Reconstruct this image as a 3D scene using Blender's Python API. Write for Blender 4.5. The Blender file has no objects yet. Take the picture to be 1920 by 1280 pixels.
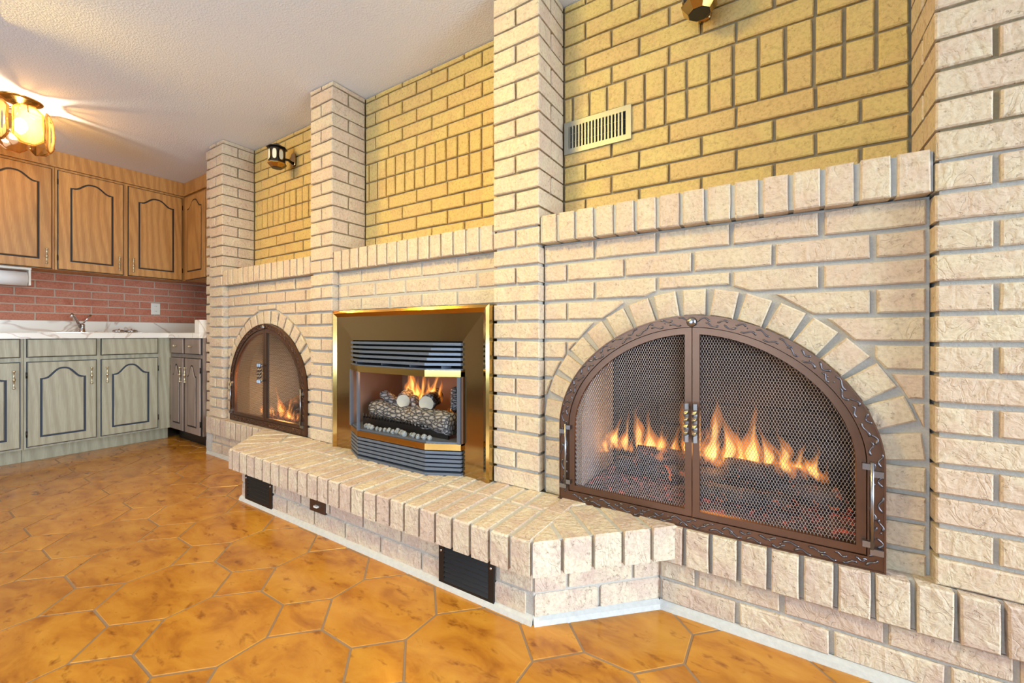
import bpy, math, random
from mathutils import Vector, Matrix, noise
R = random.Random(7)
SC = bpy.context.scene
COL = SC.collection
PI = math.pi

# ------------------------------------------------------------------ camera, world, lights, exposure
CAMZ = 0.92
cam = bpy.data.cameras.new('camera'); camo = bpy.data.objects.new('camera', cam); COL.objects.link(camo)
camo.location = (0, 0, CAMZ)
camo.rotation_euler = (PI / 2, 0, math.radians(32.4845))
cam.sensor_fit = 'HORIZONTAL'; cam.sensor_width = 36.0
cam.lens = 780.57 / 1920 * 36.0
cam.shift_y = -14.0 / 1920
cam.clip_start = 0.02
SC.camera = camo

SC.view_settings.view_transform = 'Standard'
SC.view_settings.look = 'None'
SC.view_settings.exposure = -0.28
SC.view_settings.gamma = 1.0
SC.view_settings.use_curve_mapping = False

W = bpy.data.worlds.new('world'); SC.world = W; W.use_nodes = True
W.node_tree.nodes['Background'].inputs[0].default_value = (0.75, 0.86, 1.0, 1)
W.node_tree.nodes['Background'].inputs[1].default_value = 2.0

def light(kind, name, loc, power, col, size=0.1, size_y=None, aim=None, spread=None):
    d = bpy.data.lights.new(name, kind); d.energy = power; d.color = col
    if kind == 'AREA':
        d.shape = 'RECTANGLE' if size_y else 'DISK'
        d.size = size
        if size_y: d.size_y = size_y
        if spread: d.spread = spread
    else:
        d.shadow_soft_size = size
    o = bpy.data.objects.new(name, d); COL.objects.link(o); o.location = loc
    if aim is not None:
        o.rotation_euler = (Vector(aim) - Vector(loc)).to_track_quat('-Z', 'Y').to_euler()
    return o

# daylight: sky seen through the patio door in the right wall and the window behind the viewer
light('AREA', 'sky_at_patio_door', (6.5, 0.2, 2.3), 1750, (0.76, 0.89, 1.0), 4.0, 4.2, aim=(0.0, 0.6, 1.2))
light('AREA', 'sky_at_window', (-0.6, -7.5, 3.4), 1000, (0.72, 0.86, 1.0), 6.0, 3.2, aim=(-1.0, 1.5, 0.5))
# fill lights added outside the openings to brighten the ceiling
light('AREA', 'ceiling_fill_window', (-1.2, -4.3, 0.0), 520, (0.46, 0.72, 1.0), 4.5, 1.6, aim=(-1.3, 0.2, 2.4))
light('AREA', 'ceiling_fill_patio', (4.1, 0.3, -0.05), 110, (0.60, 0.80, 1.0), 1.8, 2.6, aim=(-0.5, 0.3, 2.4))
# warm ceiling fittings of the room, behind the viewer
light('AREA', 'ceiling_fitting_light', (-1.25, 0.25, 2.34), 29, (1.0, 0.70, 0.12), 0.4, aim=(-0.6, 1.5, 0.9), spread=2.3)
light('AREA', 'ceiling_fitting_light', (-2.9, 0.25, 2.34), 28, (1.0, 0.64, 0.12), 0.4, aim=(-2.3, 1.5, 0.9), spread=2.3)

SC.render.engine = 'CYCLES'
SC.cycles.use_denoising = True
try: SC.cycles.denoiser = 'OPENIMAGEDENOISE'
except Exception: pass
SC.cycles.max_bounces = 8
SC.cycles.diffuse_bounces = 4
SC.cycles.glossy_bounces = 4
SC.cycles.transmission_bounces = 6
SC.cycles.transparent_max_bounces = 24
SC.cycles.volume_bounces = 0
SC.cycles.caustics_reflective = False
SC.cycles.caustics_refractive = False
SC.cycles.sample_clamp_indirect = 6.0

# ------------------------------------------------------------------ node helpers
def srgb(r, g, b):
    f = lambda c: (c / 255 / 12.92) if c / 255 <= 0.04045 else ((c / 255 + 0.055) / 1.055) ** 2.4
    return (f(r), f(g), f(b), 1)

class NM:
    def __init__(s, name, rough=0.5, metal=0.0, spec=0.5):
        s.m = bpy.data.materials.new(name); s.m.use_nodes = True
        s.t = s.m.node_tree; s.n = s.t.nodes; s.l = s.t.links
        s.b = s.n['Principled BSDF']
        s.b.inputs['Roughness'].default_value = rough
        s.b.inputs['Metallic'].default_value = metal
        s.b.inputs['Specular IOR Level'].default_value = spec
    def node(s, typ, **kw):
        n = s.n.new(typ)
        for k, v in kw.items(): setattr(n, k, v)
        return n
    def coords(s, scale=(1, 1, 1), rnd=True, space='Object'):
        tc = s.node('ShaderNodeTexCoord')
        mp = s.node('ShaderNodeMapping'); mp.inputs['Scale'].default_value = scale
        src = tc.outputs[space]
        if rnd:
            oi = s.node('ShaderNodeObjectInfo')
            mul = s.node('ShaderNodeVectorMath', operation='SCALE'); mul.inputs[0].default_value = (37.1, 11.3, 23.7)
            s.l.new(oi.outputs['Random'], mul.inputs['Scale'])
            add = s.node('ShaderNodeVectorMath', operation='ADD')
            s.l.new(src, add.inputs[0]); s.l.new(mul.outputs[0], add.inputs[1])
            src = add.outputs[0]
        s.l.new(src, mp.inputs['Vector'])
        return mp.outputs[0]
    def noise(s, vec, scale, detail=4, rough=0.55, dist=0.0):
        n = s.node('ShaderNodeTexNoise'); s.l.new(vec, n.inputs['Vector'])
        n.inputs['Scale'].default_value = scale; n.inputs['Detail'].default_value = detail
        n.inputs['Roughness'].default_value = rough; n.inputs['Distortion'].default_value = dist
        return n.outputs['Fac']
    def ramp(s, fac, stops):
        r = s.node('ShaderNodeValToRGB'); s.l.new(fac, r.inputs['Fac'])
        e = r.color_ramp.elements
        while len(e) < len(stops): e.new(0.5)
        for el, (p, c) in zip(e, stops):
            el.position = p
            el.color = c if len(c) == 4 else (*c, 1)
        return r.outputs['Color']
    def mix(s, fac, a, b, blend='MIX'):
        n = s.node('ShaderNodeMix', data_type='RGBA', blend_type=blend)
        for i, v in ((0, fac), (6, a), (7, b)):
            if isinstance(v, (int, float)): n.inputs[i].default_value = v
            elif isinstance(v, tuple): n.inputs[i].default_value = v
            else: s.l.new(v, n.inputs[i])
        return n.outputs[2]
    def math(s, op, a, b=0.0):
        n = s.node('ShaderNodeMath', operation=op)
        for i, v in ((0, a), (1, b)):
            if isinstance(v, (int, float)): n.inputs[i].default_value = v
            else: s.l.new(v, n.inputs[i])
        return n.outputs[0]
    def base(s, c):
        if isinstance(c, tuple): s.b.inputs['Base Color'].default_value = c
        else: s.l.new(c, s.b.inputs['Base Color'])
    def bump(s, h, strength=0.5, dist=0.002, prev=None):
        n = s.node('ShaderNodeBump'); n.inputs['Strength'].default_value = strength
        n.inputs['Distance'].default_value = dist
        s.l.new(h, n.inputs['Height'])
        if prev is not None: s.l.new(prev, n.inputs['Normal'])
        s.l.new(n.outputs[0], s.b.inputs['Normal'])
        return n.outputs[0]

BW = lambda a: (a, a, a, 1)

def brick_material(name, ca, cb, cc, dark, bump=1.0):
    m = NM(name, rough=0.86, spec=0.25)
    v = m.coords()
    oi = m.node('ShaderNodeObjectInfo')
    per = m.ramp(oi.outputs['Random'], [(0.0, ca), (0.45, cb), (0.75, ca), (1.0, cc)])
    blotch = m.noise(v, 9, 3, 0.6, 0.6)
    col = m.mix(m.ramp(blotch, [(0.42, BW(0)), (0.62, BW(1))]), per, cc)
    fine = m.noise(v, 90, 5, 0.7)
    col = m.mix(m.ramp(fine, [(0.30, BW(0.45)), (0.55, BW(0))]), col, dark)
    vs = m.coords(scale=(1, 1, 0.6))
    cre = m.noise(vs, 15, 2, 0.4, 2.4)
    line = m.ramp(cre, [(0.475, BW(0)), (0.5, BW(1)), (0.525, BW(0))])
    lmask = m.ramp(m.noise(v, 12, 1, 0.5), [(0.50, BW(0)), (0.62, BW(1))])
    lm = m.math('MULTIPLY', line, lmask)
    pits = m.ramp(m.noise(v, 60, 3, 0.65), [(0.62, BW(0)), (0.70, BW(1))])
    col = m.mix(m.math('MULTIPLY', lm, 0.10), col, dark)
    col = m.mix(m.math('MULTIPLY', pits, 0.35), col, dark)
    m.base(col)
    ruf = m.noise(v, 34, 3, 0.6, 1.0)
    h = m.math('ADD', m.math('MULTIPLY', cre, 0.8), m.math('MULTIPLY', fine, 0.20))
    h = m.math('ADD', h, m.math('MULTIPLY', ruf, 0.75))
    h = m.math('SUBTRACT', h, m.math('MULTIPLY', lm, 0.16))
    h = m.math('SUBTRACT', h, m.math('MULTIPLY', pits, 0.25))
    m.bump(h, 1.0 * bump, 0.006)
    return m.m

M = {}
M['brick'] = brick_material('buff_brick', srgb(211, 196, 168), srgb(206, 190, 164), srgb(205, 183, 161), srgb(150, 128, 104))
M['brick_warm_lit'] = brick_material('warm_lit_buff_brick', srgb(213, 188, 122), srgb(209, 182, 114), srgb(209, 177, 118), srgb(144, 114, 66), 0.8)  # buff brick with the warm light of the recesses put into its colour
M['brick_hearth'] = brick_material('pale_hearth_brick', srgb(212, 200, 176), srgb(204, 190, 168), srgb(196, 176, 160), srgb(142, 118, 100), 1.2)
M['brick_red'] = brick_material('red_backsplash_brick', srgb(196, 124, 98), srgb(186, 112, 88), srgb(202, 134, 108), srgb(110, 62, 50), 0.6)
M['firebrick'] = brick_material('grey_firebrick', srgb(60, 57, 57), srgb(52, 50, 50), srgb(66, 60, 57), srgb(30, 28, 28), 0.6)

def simple(name, col, rough=0.5, metal=0.0, spec=0.5, nscale=None, namp=0.1, bump=None):
    m = NM(name, rough, metal, spec)
    if nscale:
        v = m.coords(rnd=False)
        n = m.noise(v, nscale, 4, 0.6)
        d = tuple(c * (1 - namp * 2) for c in col[:3]) + (1,)
        m.base(m.mix(n, d, tuple(min(1, c * (1 + namp)) for c in col[:3]) + (1,)))
        if bump: m.bump(n, bump[0], bump[1])
    else:
        m.base(col)
    return m.m

M['mortar'] = simple('grey_mortar', srgb(184, 180, 172), 0.95, nscale=160, namp=0.14, bump=(0.7, 0.003))
M['mortar_shaded'] = simple('shaded_buff_mortar', srgb(150, 134, 104), 0.95, nscale=160, namp=0.14, bump=(0.7, 0.003))  # browner mortar: shade of the upper joints put into the colour
M['mortar_white'] = simple('white_mortar', srgb(190, 190, 186), 0.95, nscale=60, namp=0.12, bump=(0.6, 0.004))
M['mortar_dark'] = simple('sooty_mortar', srgb(70, 64, 60), 0.95, nscale=60)
M['mortar_red'] = simple('pale_backsplash_mortar', srgb(196, 178, 158), 0.9, nscale=90)

def oak(name, light_c, dark_c, rough=0.42):
    m = NM(name, rough)
    v = m.coords(scale=(4.2, 4.2, 0.8), rnd=True)
    w = m.node('ShaderNodeTexWave', wave_type='RINGS', rings_direction='X')
    m.l.new(v, w.inputs['Vector']); w.inputs['Scale'].default_value = 1.6
    w.inputs['Distortion'].default_value = 11.0; w.inputs['Detail'].default_value = 2.5
    w.inputs['Detail Scale'].default_value = 0.8
    g = m.noise(m.coords(scale=(60, 60, 2.0)), 6, 3, 0.6)
    col = m.mix(m.ramp(w.outputs['Fac'], [(0.2, BW(0)), (0.95, BW(0.5))]), light_c, dark_c)
    col = m.mix(m.ramp(g, [(0.35, BW(0.5)), (0.6, BW(0))]), col, dark_c)
    m.base(col); m.bump(g, 0.25, 0.001)
    return m.m
M['oak'] = oak('honey_oak', srgb(206, 154, 86), srgb(160, 106, 50))
M['oak_daylit'] = oak('daylit_grey_oak', srgb(176, 170, 144), srgb(140, 132, 106))  # same oak, cool daylight on the lower doors put into the colour
M['oak_corner_lit'] = oak('corner_lit_brown_oak', srgb(150, 132, 120), srgb(116, 98, 88))  # the oak once more, tinted as the corner's light shows it
M['groove'] = simple('dark_glaze', srgb(30, 26, 24), 0.6)
M['groove_blue'] = simple('blue_black_glaze', srgb(30, 44, 62), 0.6)
M['pewter'] = simple('aged_pewter', srgb(206, 192, 158), 0.3, 0.8)
M['iron'] = simple('dark_iron', srgb(60, 56, 54), 0.4, 0.9)
M['steel'] = simple('dark_polished_steel', srgb(150, 148, 150), 0.3, 1.0)
M['relief'] = simple('blue_grey_relief_metal', srgb(104, 100, 104), 0.34, 0.9)
M['chrome'] = simple('chrome', srgb(215, 215, 218), 0.12, 1.0)
M['brass'] = simple('polished_brass', srgb(190, 154, 88), 0.14, 1.0)
M['brass_satin'] = simple('satin_brass', srgb(172, 142, 98), 0.13, 1.0)
M['white_plastic'] = simple('white_plastic', srgb(232, 228, 215), 0.35)
M['paper'] = simple('paper_towel', srgb(240, 240, 240), 0.9)
M['black_paint'] = simple('black_painted_metal', srgb(28, 27, 28), 0.35, 0.2)
M['brown_plate'] = simple('dark_brown_plate', srgb(58, 38, 28), 0.4)
M['slate'] = simple('slate_grey_painted_metal', srgb(98, 106, 120), 0.38, 0.3)
M['black'] = simple('black_void', srgb(10, 10, 10), 0.9)
M['register'] = simple('nickel_register', srgb(160, 158, 146), 0.45, 0.5)

m = NM('bronze_metal', 0.36, 0.75)
v = m.coords(rnd=False)
m.base(m.mix(m.noise(v, 9, 3, 0.6), srgb(92, 66, 52), srgb(116, 86, 68)))
m.bump(m.noise(v, 220, 2), 0.12, 0.001); M['bronze'] = m.m

m = NM('laminate_marble', 0.22)
v = m.coords(rnd=False)
n = m.noise(v, 2.0, 3, 0.5, 1.8)
vein = m.ramp(n, [(0.475, BW(0)), (0.5, BW(0.6)), (0.525, BW(0))])
m.base(m.mix(vein, srgb(236, 230, 218), srgb(172, 132, 104))); M['marble'] = m.m

m = NM('textured_ceiling_paint', 0.9)
v = m.coords(rnd=False)
n1 = m.noise(v, 120, 3, 0.6)
m.base(srgb(226, 226, 228)); m.bump(m.ramp(n1, [(0.4, BW(0)), (0.7, BW(1))]), 0.35, 0.004); M['ceiling'] = m.m
M['plaster'] = simple('wall_paint', srgb(214, 204, 186), 0.85, nscale=40, namp=0.02)

m = NM('orange_glazed_tile', 0.2, spec=0.5)
v = m.coords(scale=(1.0, 1.9, 1))
oi = m.node('ShaderNodeObjectInfo')
n = m.noise(v, 5.5, 5, 0.62, 0.5)
col = m.ramp(n, [(0.28, srgb(146, 88, 32)), (0.48, srgb(180, 120, 42)), (0.70, srgb(196, 140, 54))])
sp = m.noise(v, 15, 3, 0.6, 0.3)
col = m.mix(m.ramp(sp, [(0.58, BW(0)), (0.72, BW(0.75))]), col, srgb(112, 58, 22))
vr = m.ramp(oi.outputs['Random'], [(0, BW(0.9)), (1, BW(1.0))])
m.base(m.mix(1.0, col, vr, 'MULTIPLY'))
m.bump(m.noise(v, 26, 3), 0.06, 0.004); M['tile'] = m.m
M['grout'] = simple('brown_grout', srgb(140, 116, 92), 0.85, nscale=120)

def emit(name, col, strength):
    mt = bpy.data.materials.new(name); mt.use_nodes = True
    nt = mt.node_tree; nt.nodes.clear()
    e = nt.nodes.new('ShaderNodeEmission'); e.inputs[0].default_value = col; e.inputs[1].default_value = strength
    o = nt.nodes.new('ShaderNodeOutputMaterial'); nt.links.new(e.outputs[0], o.inputs['Surface'])
    return mt
def vol_emit(name, col, strength):
    mt = bpy.data.materials.new(name); mt.use_nodes = True
    nt = mt.node_tree; nt.nodes.clear()
    e = nt.nodes.new('ShaderNodeEmission'); e.inputs[0].default_value = col; e.inputs[1].default_value = strength
    o = nt.nodes.new('ShaderNodeOutputMaterial'); nt.links.new(e.outputs[0], o.inputs['Volume'])
    return mt
M['flame_outer'] = vol_emit('flame_orange', (1.0, 0.27, 0.03, 1), 30)
M['flame_inner'] = vol_emit('flame_yellow', (1.0, 0.55, 0.14, 1), 85)
M['bulb'] = emit('lamp_bulb', (1.0, 0.82, 0.56, 1), 8)
_t = M['bulb'].node_tree; _a = _t.nodes.new('ShaderNodeAddShader'); _p = _t.nodes.new('ShaderNodeBsdfTransparent')
_e = [n for n in _t.nodes if n.type == 'EMISSION'][0]; _o = [n for n in _t.nodes if n.type == 'OUTPUT_MATERIAL'][0]
_t.links.new(_e.outputs[0], _a.inputs[0]); _t.links.new(_p.outputs[0], _a.inputs[1]); _t.links.new(_a.outputs[0], _o.inputs['Surface'])

def glass_like(name, tint, amount, rough=0.03):
    mt = bpy.data.materials.new(name); mt.use_nodes = True
    nt = mt.node_tree; nt.nodes.clear()
    t = nt.nodes.new('ShaderNodeBsdfTransparent'); t.inputs[0].default_value = tint
    g = nt.nodes.new('ShaderNodeBsdfGlossy'); g.inputs['Roughness'].default_value = rough
    g.inputs[0].default_value = (1, 1, 1, 1)
    f = nt.nodes.new('ShaderNodeFresnel'); f.inputs[0].default_value = 1.45
    k = nt.nodes.new('ShaderNodeMath'); k.operation = 'MULTIPLY'; k.inputs[1].default_value = amount
    nt.links.new(f.outputs[0], k.inputs[0])
    mx = nt.nodes.new('ShaderNodeMixShader')
    nt.links.new(k.outputs[0], mx.inputs[0]); nt.links.new(t.outputs[0], mx.inputs[1]); nt.links.new(g.outputs[0], mx.inputs[2])
    o = nt.nodes.new('ShaderNodeOutputMaterial'); nt.links.new(mx.outputs[0], o.inputs['Surface'])
    return mt
M['glass'] = glass_like('clear_glass', (0.96, 0.97, 0.97, 1), 0.12)
m = NM('amber_glass', 0.08)
m.base((1.0, 0.62, 0.25, 1)); m.b.inputs['Transmission Weight'].default_value = 0.0
tr = m.node('ShaderNodeBsdfTransparent'); tr.inputs[0].default_value = (1.0, 0.82, 0.56, 1)
tl = m.node('ShaderNodeBsdfTranslucent'); tl.inputs[0].default_value = (1.0, 0.66, 0.30, 1)
a1 = m.node('ShaderNodeMixShader'); a1.inputs[0].default_value = 0.25
m.l.new(tr.outputs[0], a1.inputs[1]); m.l.new(tl.outputs[0], a1.inputs[2])
gl = m.node('ShaderNodeBsdfGlossy'); gl.inputs['Roughness'].default_value = 0.06
fr = m.node('ShaderNodeFresnel'); a2 = m.node('ShaderNodeMixShader')
m.l.new(fr.outputs[0], a2.inputs[0]); m.l.new(a1.outputs[0], a2.inputs[1]); m.l.new(gl.outputs[0], a2.inputs[2])
m.l.new(a2.outputs[0], m.n['Material Output'].inputs['Surface']); M['amber'] = m.m
M['milk_glass'] = simple('milk_glass', srgb(225, 226, 205), 0.25)

m = NM('charred_log', 0.9)
v = m.coords(rnd=True); n = m.noise(v, 22, 4, 0.7, 0.6)
m.base(m.ramp(n, [(0.35, srgb(24, 20, 20)), (0.6, srgb(96, 84, 88))]))
m.b.inputs['Emission Color'].default_value = (1.0, 0.16, 0.03, 1)
e = m.ramp(m.noise(v, 34, 3, 0.6, 1.0), [(0.60, BW(0)), (0.76, BW(1))])
m.l.new(m.math('MULTIPLY', e, 0.9), m.b.inputs['Emission Strength'])
m.bump(n, 1.0, 0.012); M['log_char'] = m.m

m = NM('ember_bed', 0.95)
v = m.coords(rnd=False); n = m.noise(v, 46, 4, 0.7, 0.4)
m.base(m.ramp(n, [(0.35, srgb(26, 24, 32)), (0.65, srgb(120, 100, 122))]))
m.b.inputs['Emission Color'].default_value = (1.0, 0.10, 0.04, 1)
e = m.ramp(m.noise(v, 30, 3, 0.7, 0.6), [(0.54, BW(0)), (0.74, BW(1))])
m.l.new(m.math('MULTIPLY', e, 0.7), m.b.inputs['Emission Strength'])
m.bump(n, 1.0, 0.01); M['ember'] = m.m

m = NM('ceramic_log', 0.9)
v = m.coords(scale=(0.45, 1, 1)); 
vo = m.node('ShaderNodeTexVoronoi', feature='DISTANCE_TO_EDGE'); m.l.new(v, vo.inputs['Vector']); vo.inputs['Scale'].default_value = 60
m.base(m.ramp(vo.outputs['Distance'], [(0.0, srgb(40, 38, 40)), (0.12, srgb(130, 126, 126)), (0.5, srgb(180, 174, 170))]))
m.bump(m.ramp(vo.outputs['Distance'], [(0, BW(0)), (0.2, BW(1))]), 1.0, 0.006); M['log_ceramic'] = m.m
M['log_cut'] = simple('pale_log_end', srgb(206, 194, 172), 0.9, nscale=30)
M['stone_pale'] = simple('pale_stone_chip', srgb(150, 152, 152), 0.8, nscale=60, namp=0.2)
M['liner_brown'] = simple('brown_firebox_liner', srgb(122, 92, 76), 0.9, nscale=30, namp=0.08)
M['liner_grey'] = simple('pale_grey_liner', srgb(222, 228, 238), 0.8, nscale=12, namp=0.08)
M['mesh_wire'] = simple('mesh_wire', srgb(172, 170, 172), 0.45, 0.5)
M['mesh_fine'] = simple('blackened_mesh_wire', srgb(80, 74, 70), 0.5, 0.7)
M['fence_metal'] = simple('slot_metal', srgb(120, 122, 118), 0.5, 0.5)

# ------------------------------------------------------------------ object helpers
def tag(o, label=None, cat=None, group=None, kind=None):
    if label: o['label'] = label
    if cat: o['category'] = cat
    if group: o['group'] = group
    if kind: o['kind'] = kind
    return o
def empty(name, loc, **kw):
    o = bpy.data.objects.new(name, None); COL.objects.link(o); o.location = loc
    o.empty_display_size = 0.05
    return tag(o, **kw)
def wloc(o):
    v = Vector(o.location)
    while o.parent: 
        o = o.parent
    return v
ORIG = {}
def attach(o, parent):
    """parent without moving: every object here is unrotated at its origin point"""
    if parent is None: return
    o.parent = parent
    w = ORIG.get(parent.name, Vector(parent.location))
    o.matrix_parent_inverse = Matrix.Translation(-w)
def link(name, me, mat, parent=None, loc=(0, 0, 0), rot=None, smooth=False):
    o = bpy.data.objects.new(name, me)
    if mat is not None and not me.materials: me.materials.append(mat)
    COL.objects.link(o); o.location = loc
    if rot is not None: o.rotation_euler = rot
    if parent is not None:
        o.parent = parent
        o.matrix_parent_inverse = ORIG[parent.name]
    # inverse world matrix used by children of this object (world coordinates everywhere)
    T = Matrix.Translation(Vector(loc))
    if rot is not None: T = T @ Matrix.Rotation(rot[2], 4, 'Z')
    ORIG[o.name] = T.inverted()
    return o
def thing(name, loc, label, cat, group=None, kind=None):
    o = empty(name, loc, label=label, cat=cat, group=group, kind=kind)
    ORIG[o.name] = Matrix.Translation(-Vector(loc))
    return o

class MB:
    def __init__(s): s.v = []; s.f = []; s.sm = []
    def add(s, vs, fs, smooth=False):
        k = len(s.v); s.v += [tuple(p) for p in vs]; s.f += [tuple(i + k for i in f) for f in fs]; s.sm += [smooth] * len(fs)
        return s
    def box(s, x0, x1, y0, y1, z0, z1, F=None):
        vs = [(x, y, z) for x in (x0, x1) for y in (y0, y1) for z in (z0, z1)]
        if F: vs = [F(*p) for p in vs]
        return s.add(vs, [(0, 1, 3, 2), (4, 6, 7, 5), (0, 4, 5, 1), (2, 3, 7, 6), (0, 2, 6, 4), (1, 5, 7, 3)])
    def prism(s, poly, d0, d1, ch=0.0, F=None, smooth=False, back=True):
        """poly in (u,v); extruded in d from d0 (back) to d1 (front); F maps (u,v,d) to world"""
        n = len(poly)
        a = [(u, v, d0) for u, v in poly]
        if ch > 0:
            ins = inset(poly, ch)
            sgn = 1 if d1 > d0 else -1
            b = [(u, v, d1 - sgn * ch) for u, v in poly]; c = [(u, v, d1) for u, v in ins]
            vs = a + b + c
            fs = [(i, (i + 1) % n, n + (i + 1) % n, n + i) for i in range(n)]
            fs += [(n + i, n + (i + 1) % n, 2 * n + (i + 1) % n, 2 * n + i) for i in range(n)]
            fs.append(tuple(range(2 * n, 3 * n)))
        else:
            b = [(u, v, d1) for u, v in poly]
            vs = a + b
            fs = [(i, (i + 1) % n, n + (i + 1) % n, n + i) for i in range(n)]
            fs.append(tuple(range(n, 2 * n)))
        if back: fs.append(tuple(reversed(range(n))))
        if F: vs = [F(*p) for p in vs]
        return s.add(vs, fs, smooth)
    def ring(s, outer, inner, d0, d1, F=None, closed=True):
        n = len(outer)
        vs = [(u, v, d) for d in (d0, d1) for P in (outer, inner) for u, v in P]
        # index: d0 outer 0..n, d0 inner n..2n, d1 outer 2n..3n, d1 inner 3n..4n
        fs = []
        for i in range(n if closed else n - 1):
            j = (i + 1) % n
            fs += [(2 * n + i, 2 * n + j, 3 * n + j, 3 * n + i), (i, n + i, n + j, j),
                   (i, j, 2 * n + j, 2 * n + i), (n + i, 3 * n + i, 3 * n + j, n + j)]
        if not closed:
            for i in (0, n - 1): fs.append((i, n + i, 3 * n + i, 2 * n + i))
        if F: vs = [F(*p) for p in vs]
        return s.add(vs, fs)
    def tube(s, pts, r, n=6, cap=True, smooth=True):
        pts = [Vector(p) for p in pts]; m = len(pts)
        rs = r if isinstance(r, (list, tuple)) else [r] * m
        vs = []
        t = (pts[1] - pts[0]).normalized()
        up = Vector((0, 0, 1)) if abs(t.z) < 0.9 else Vector((1, 0, 0))
        nx = t.cross(up).normalized()
        for i, p in enumerate(pts):
            t = (pts[min(i + 1, m - 1)] - pts[max(i - 1, 0)]).normalized()
            nx = (nx - t * nx.dot(t)).normalized(); ny = t.cross(nx)
            for k in range(n):
                a = 2 * PI * k / n
                vs.append(p + (nx * math.cos(a) + ny * math.sin(a)) * rs[i])
        fs = [(i * n + k, i * n + (k + 1) % n, (i + 1) * n + (k + 1) % n, (i + 1) * n + k) for i in range(m - 1) for k in range(n)]
        if cap: fs += [tuple(reversed(range(n))), tuple(range((m - 1) * n, m * n))]
        return s.add(vs, fs, smooth)
    def lathe(s, prof, c, axis='z', n=24, smooth=True, F=None):
        """prof: list of (radius, height)"""
        vs = []
        for r, h in prof:
            for k in range(n):
                a = 2 * PI * k / n; p, q = r * math.cos(a), r * math.sin(a)
                o = {'z': (p, q, h), 'y': (p, h, q), 'x': (h, p, q)}[axis]
                vs.append((c[0] + o[0], c[1] + o[1], c[2] + o[2]))
        m = len(prof)
        fs = [(i * n + k, i * n + (k + 1) % n, (i + 1) * n + (k + 1) % n, (i + 1) * n + k) for i in range(m - 1) for k in range(n)]
        if prof[0][0] > 1e-5: fs.append(tuple(reversed(range(n))))
        if prof[-1][0] > 1e-5: fs.append(tuple(range((m - 1) * n, m * n)))
        return s.add(vs, fs, smooth)
    def mesh(s, name):
        me = bpy.data.meshes.new(name); me.from_pydata(s.v, [], s.f); me.update()
        me.polygons.foreach_set('use_smooth', s.sm)
        return me
    def fixn(s, me):
        import bmesh
        b = bmesh.new(); b.from_mesh(me); bmesh.ops.recalc_face_normals(b, faces=b.faces); b.to_mesh(me); b.free()
        return me
    def obj(s, name, mat, parent=None, loc=(0, 0, 0), local=False):
        """vertices are world coordinates; the mesh is re-centred on loc unless local"""
        if not local and loc != (0, 0, 0):
            s.v = [(p[0] - loc[0], p[1] - loc[1], p[2] - loc[2]) for p in s.v]
        me = s.fixn(s.mesh(name))
        return link(name, me, mat, parent, loc)

def area2(poly): return sum(a[0] * b[1] - b[0] * a[1] for a, b in zip(poly, poly[1:] + poly[:1]))
def inset(poly, d):
    n = len(poly); sg = 1 if area2(poly) > 0 else -1
    out = []
    for i in range(n):
        p0, p1, p2 = Vector(poly[i - 1]), Vector(poly[i]), Vector(poly[(i + 1) % n])
        e1 = (p1 - p0); e2 = (p2 - p1)
        if e1.length < 1e-7 or e2.length < 1e-7: out.append(tuple(p1)); continue
        e1.normalize(); e2.normalize()
        n1 = Vector((-e1.y, e1.x)) * sg; n2 = Vector((-e2.y, e2.x)) * sg
        b = n1 + n2
        if b.length < 1e-4: out.append(tuple(p1 + n1 * d)); continue
        b.normalize(); k = d / max(0.35, b.dot(n1))
        out.append(tuple(p1 + b * k))
    return out
def clip(poly, p, n):
    """keep the side where (x-p).n <= 0"""
    out = []
    for i in range(len(poly)):
        a, b = poly[i], poly[(i + 1) % len(poly)]
        da = (a[0] - p[0]) * n[0] + (a[1] - p[1]) * n[1]; db = (b[0] - p[0]) * n[0] + (b[1] - p[1]) * n[1]
        if da <= 0: out.append(a)
        if (da < 0 < db) or (db < 0 < da):
            t = da / (da - db); out.append((a[0] + (b[0] - a[0]) * t, a[1] + (b[1] - a[1]) * t))
    return out
def simplify(poly, eps=0.004):
    out = []
    for q in poly:
        if not out or math.dist(q, out[-1]) > eps: out.append(q)
    while len(out) > 1 and math.dist(out[0], out[-1]) <= eps: out.pop()
    return out

# frames: map (u, v, d) -> world, d pointing out of the face
def frame_back(y):  return lambda u, v, d: (u, y - d, v)          # faces the viewer side (-Y)
def frame_left(x):  return lambda u, v, d: (x + d, u, v)          # kitchen wall, faces +X

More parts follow.
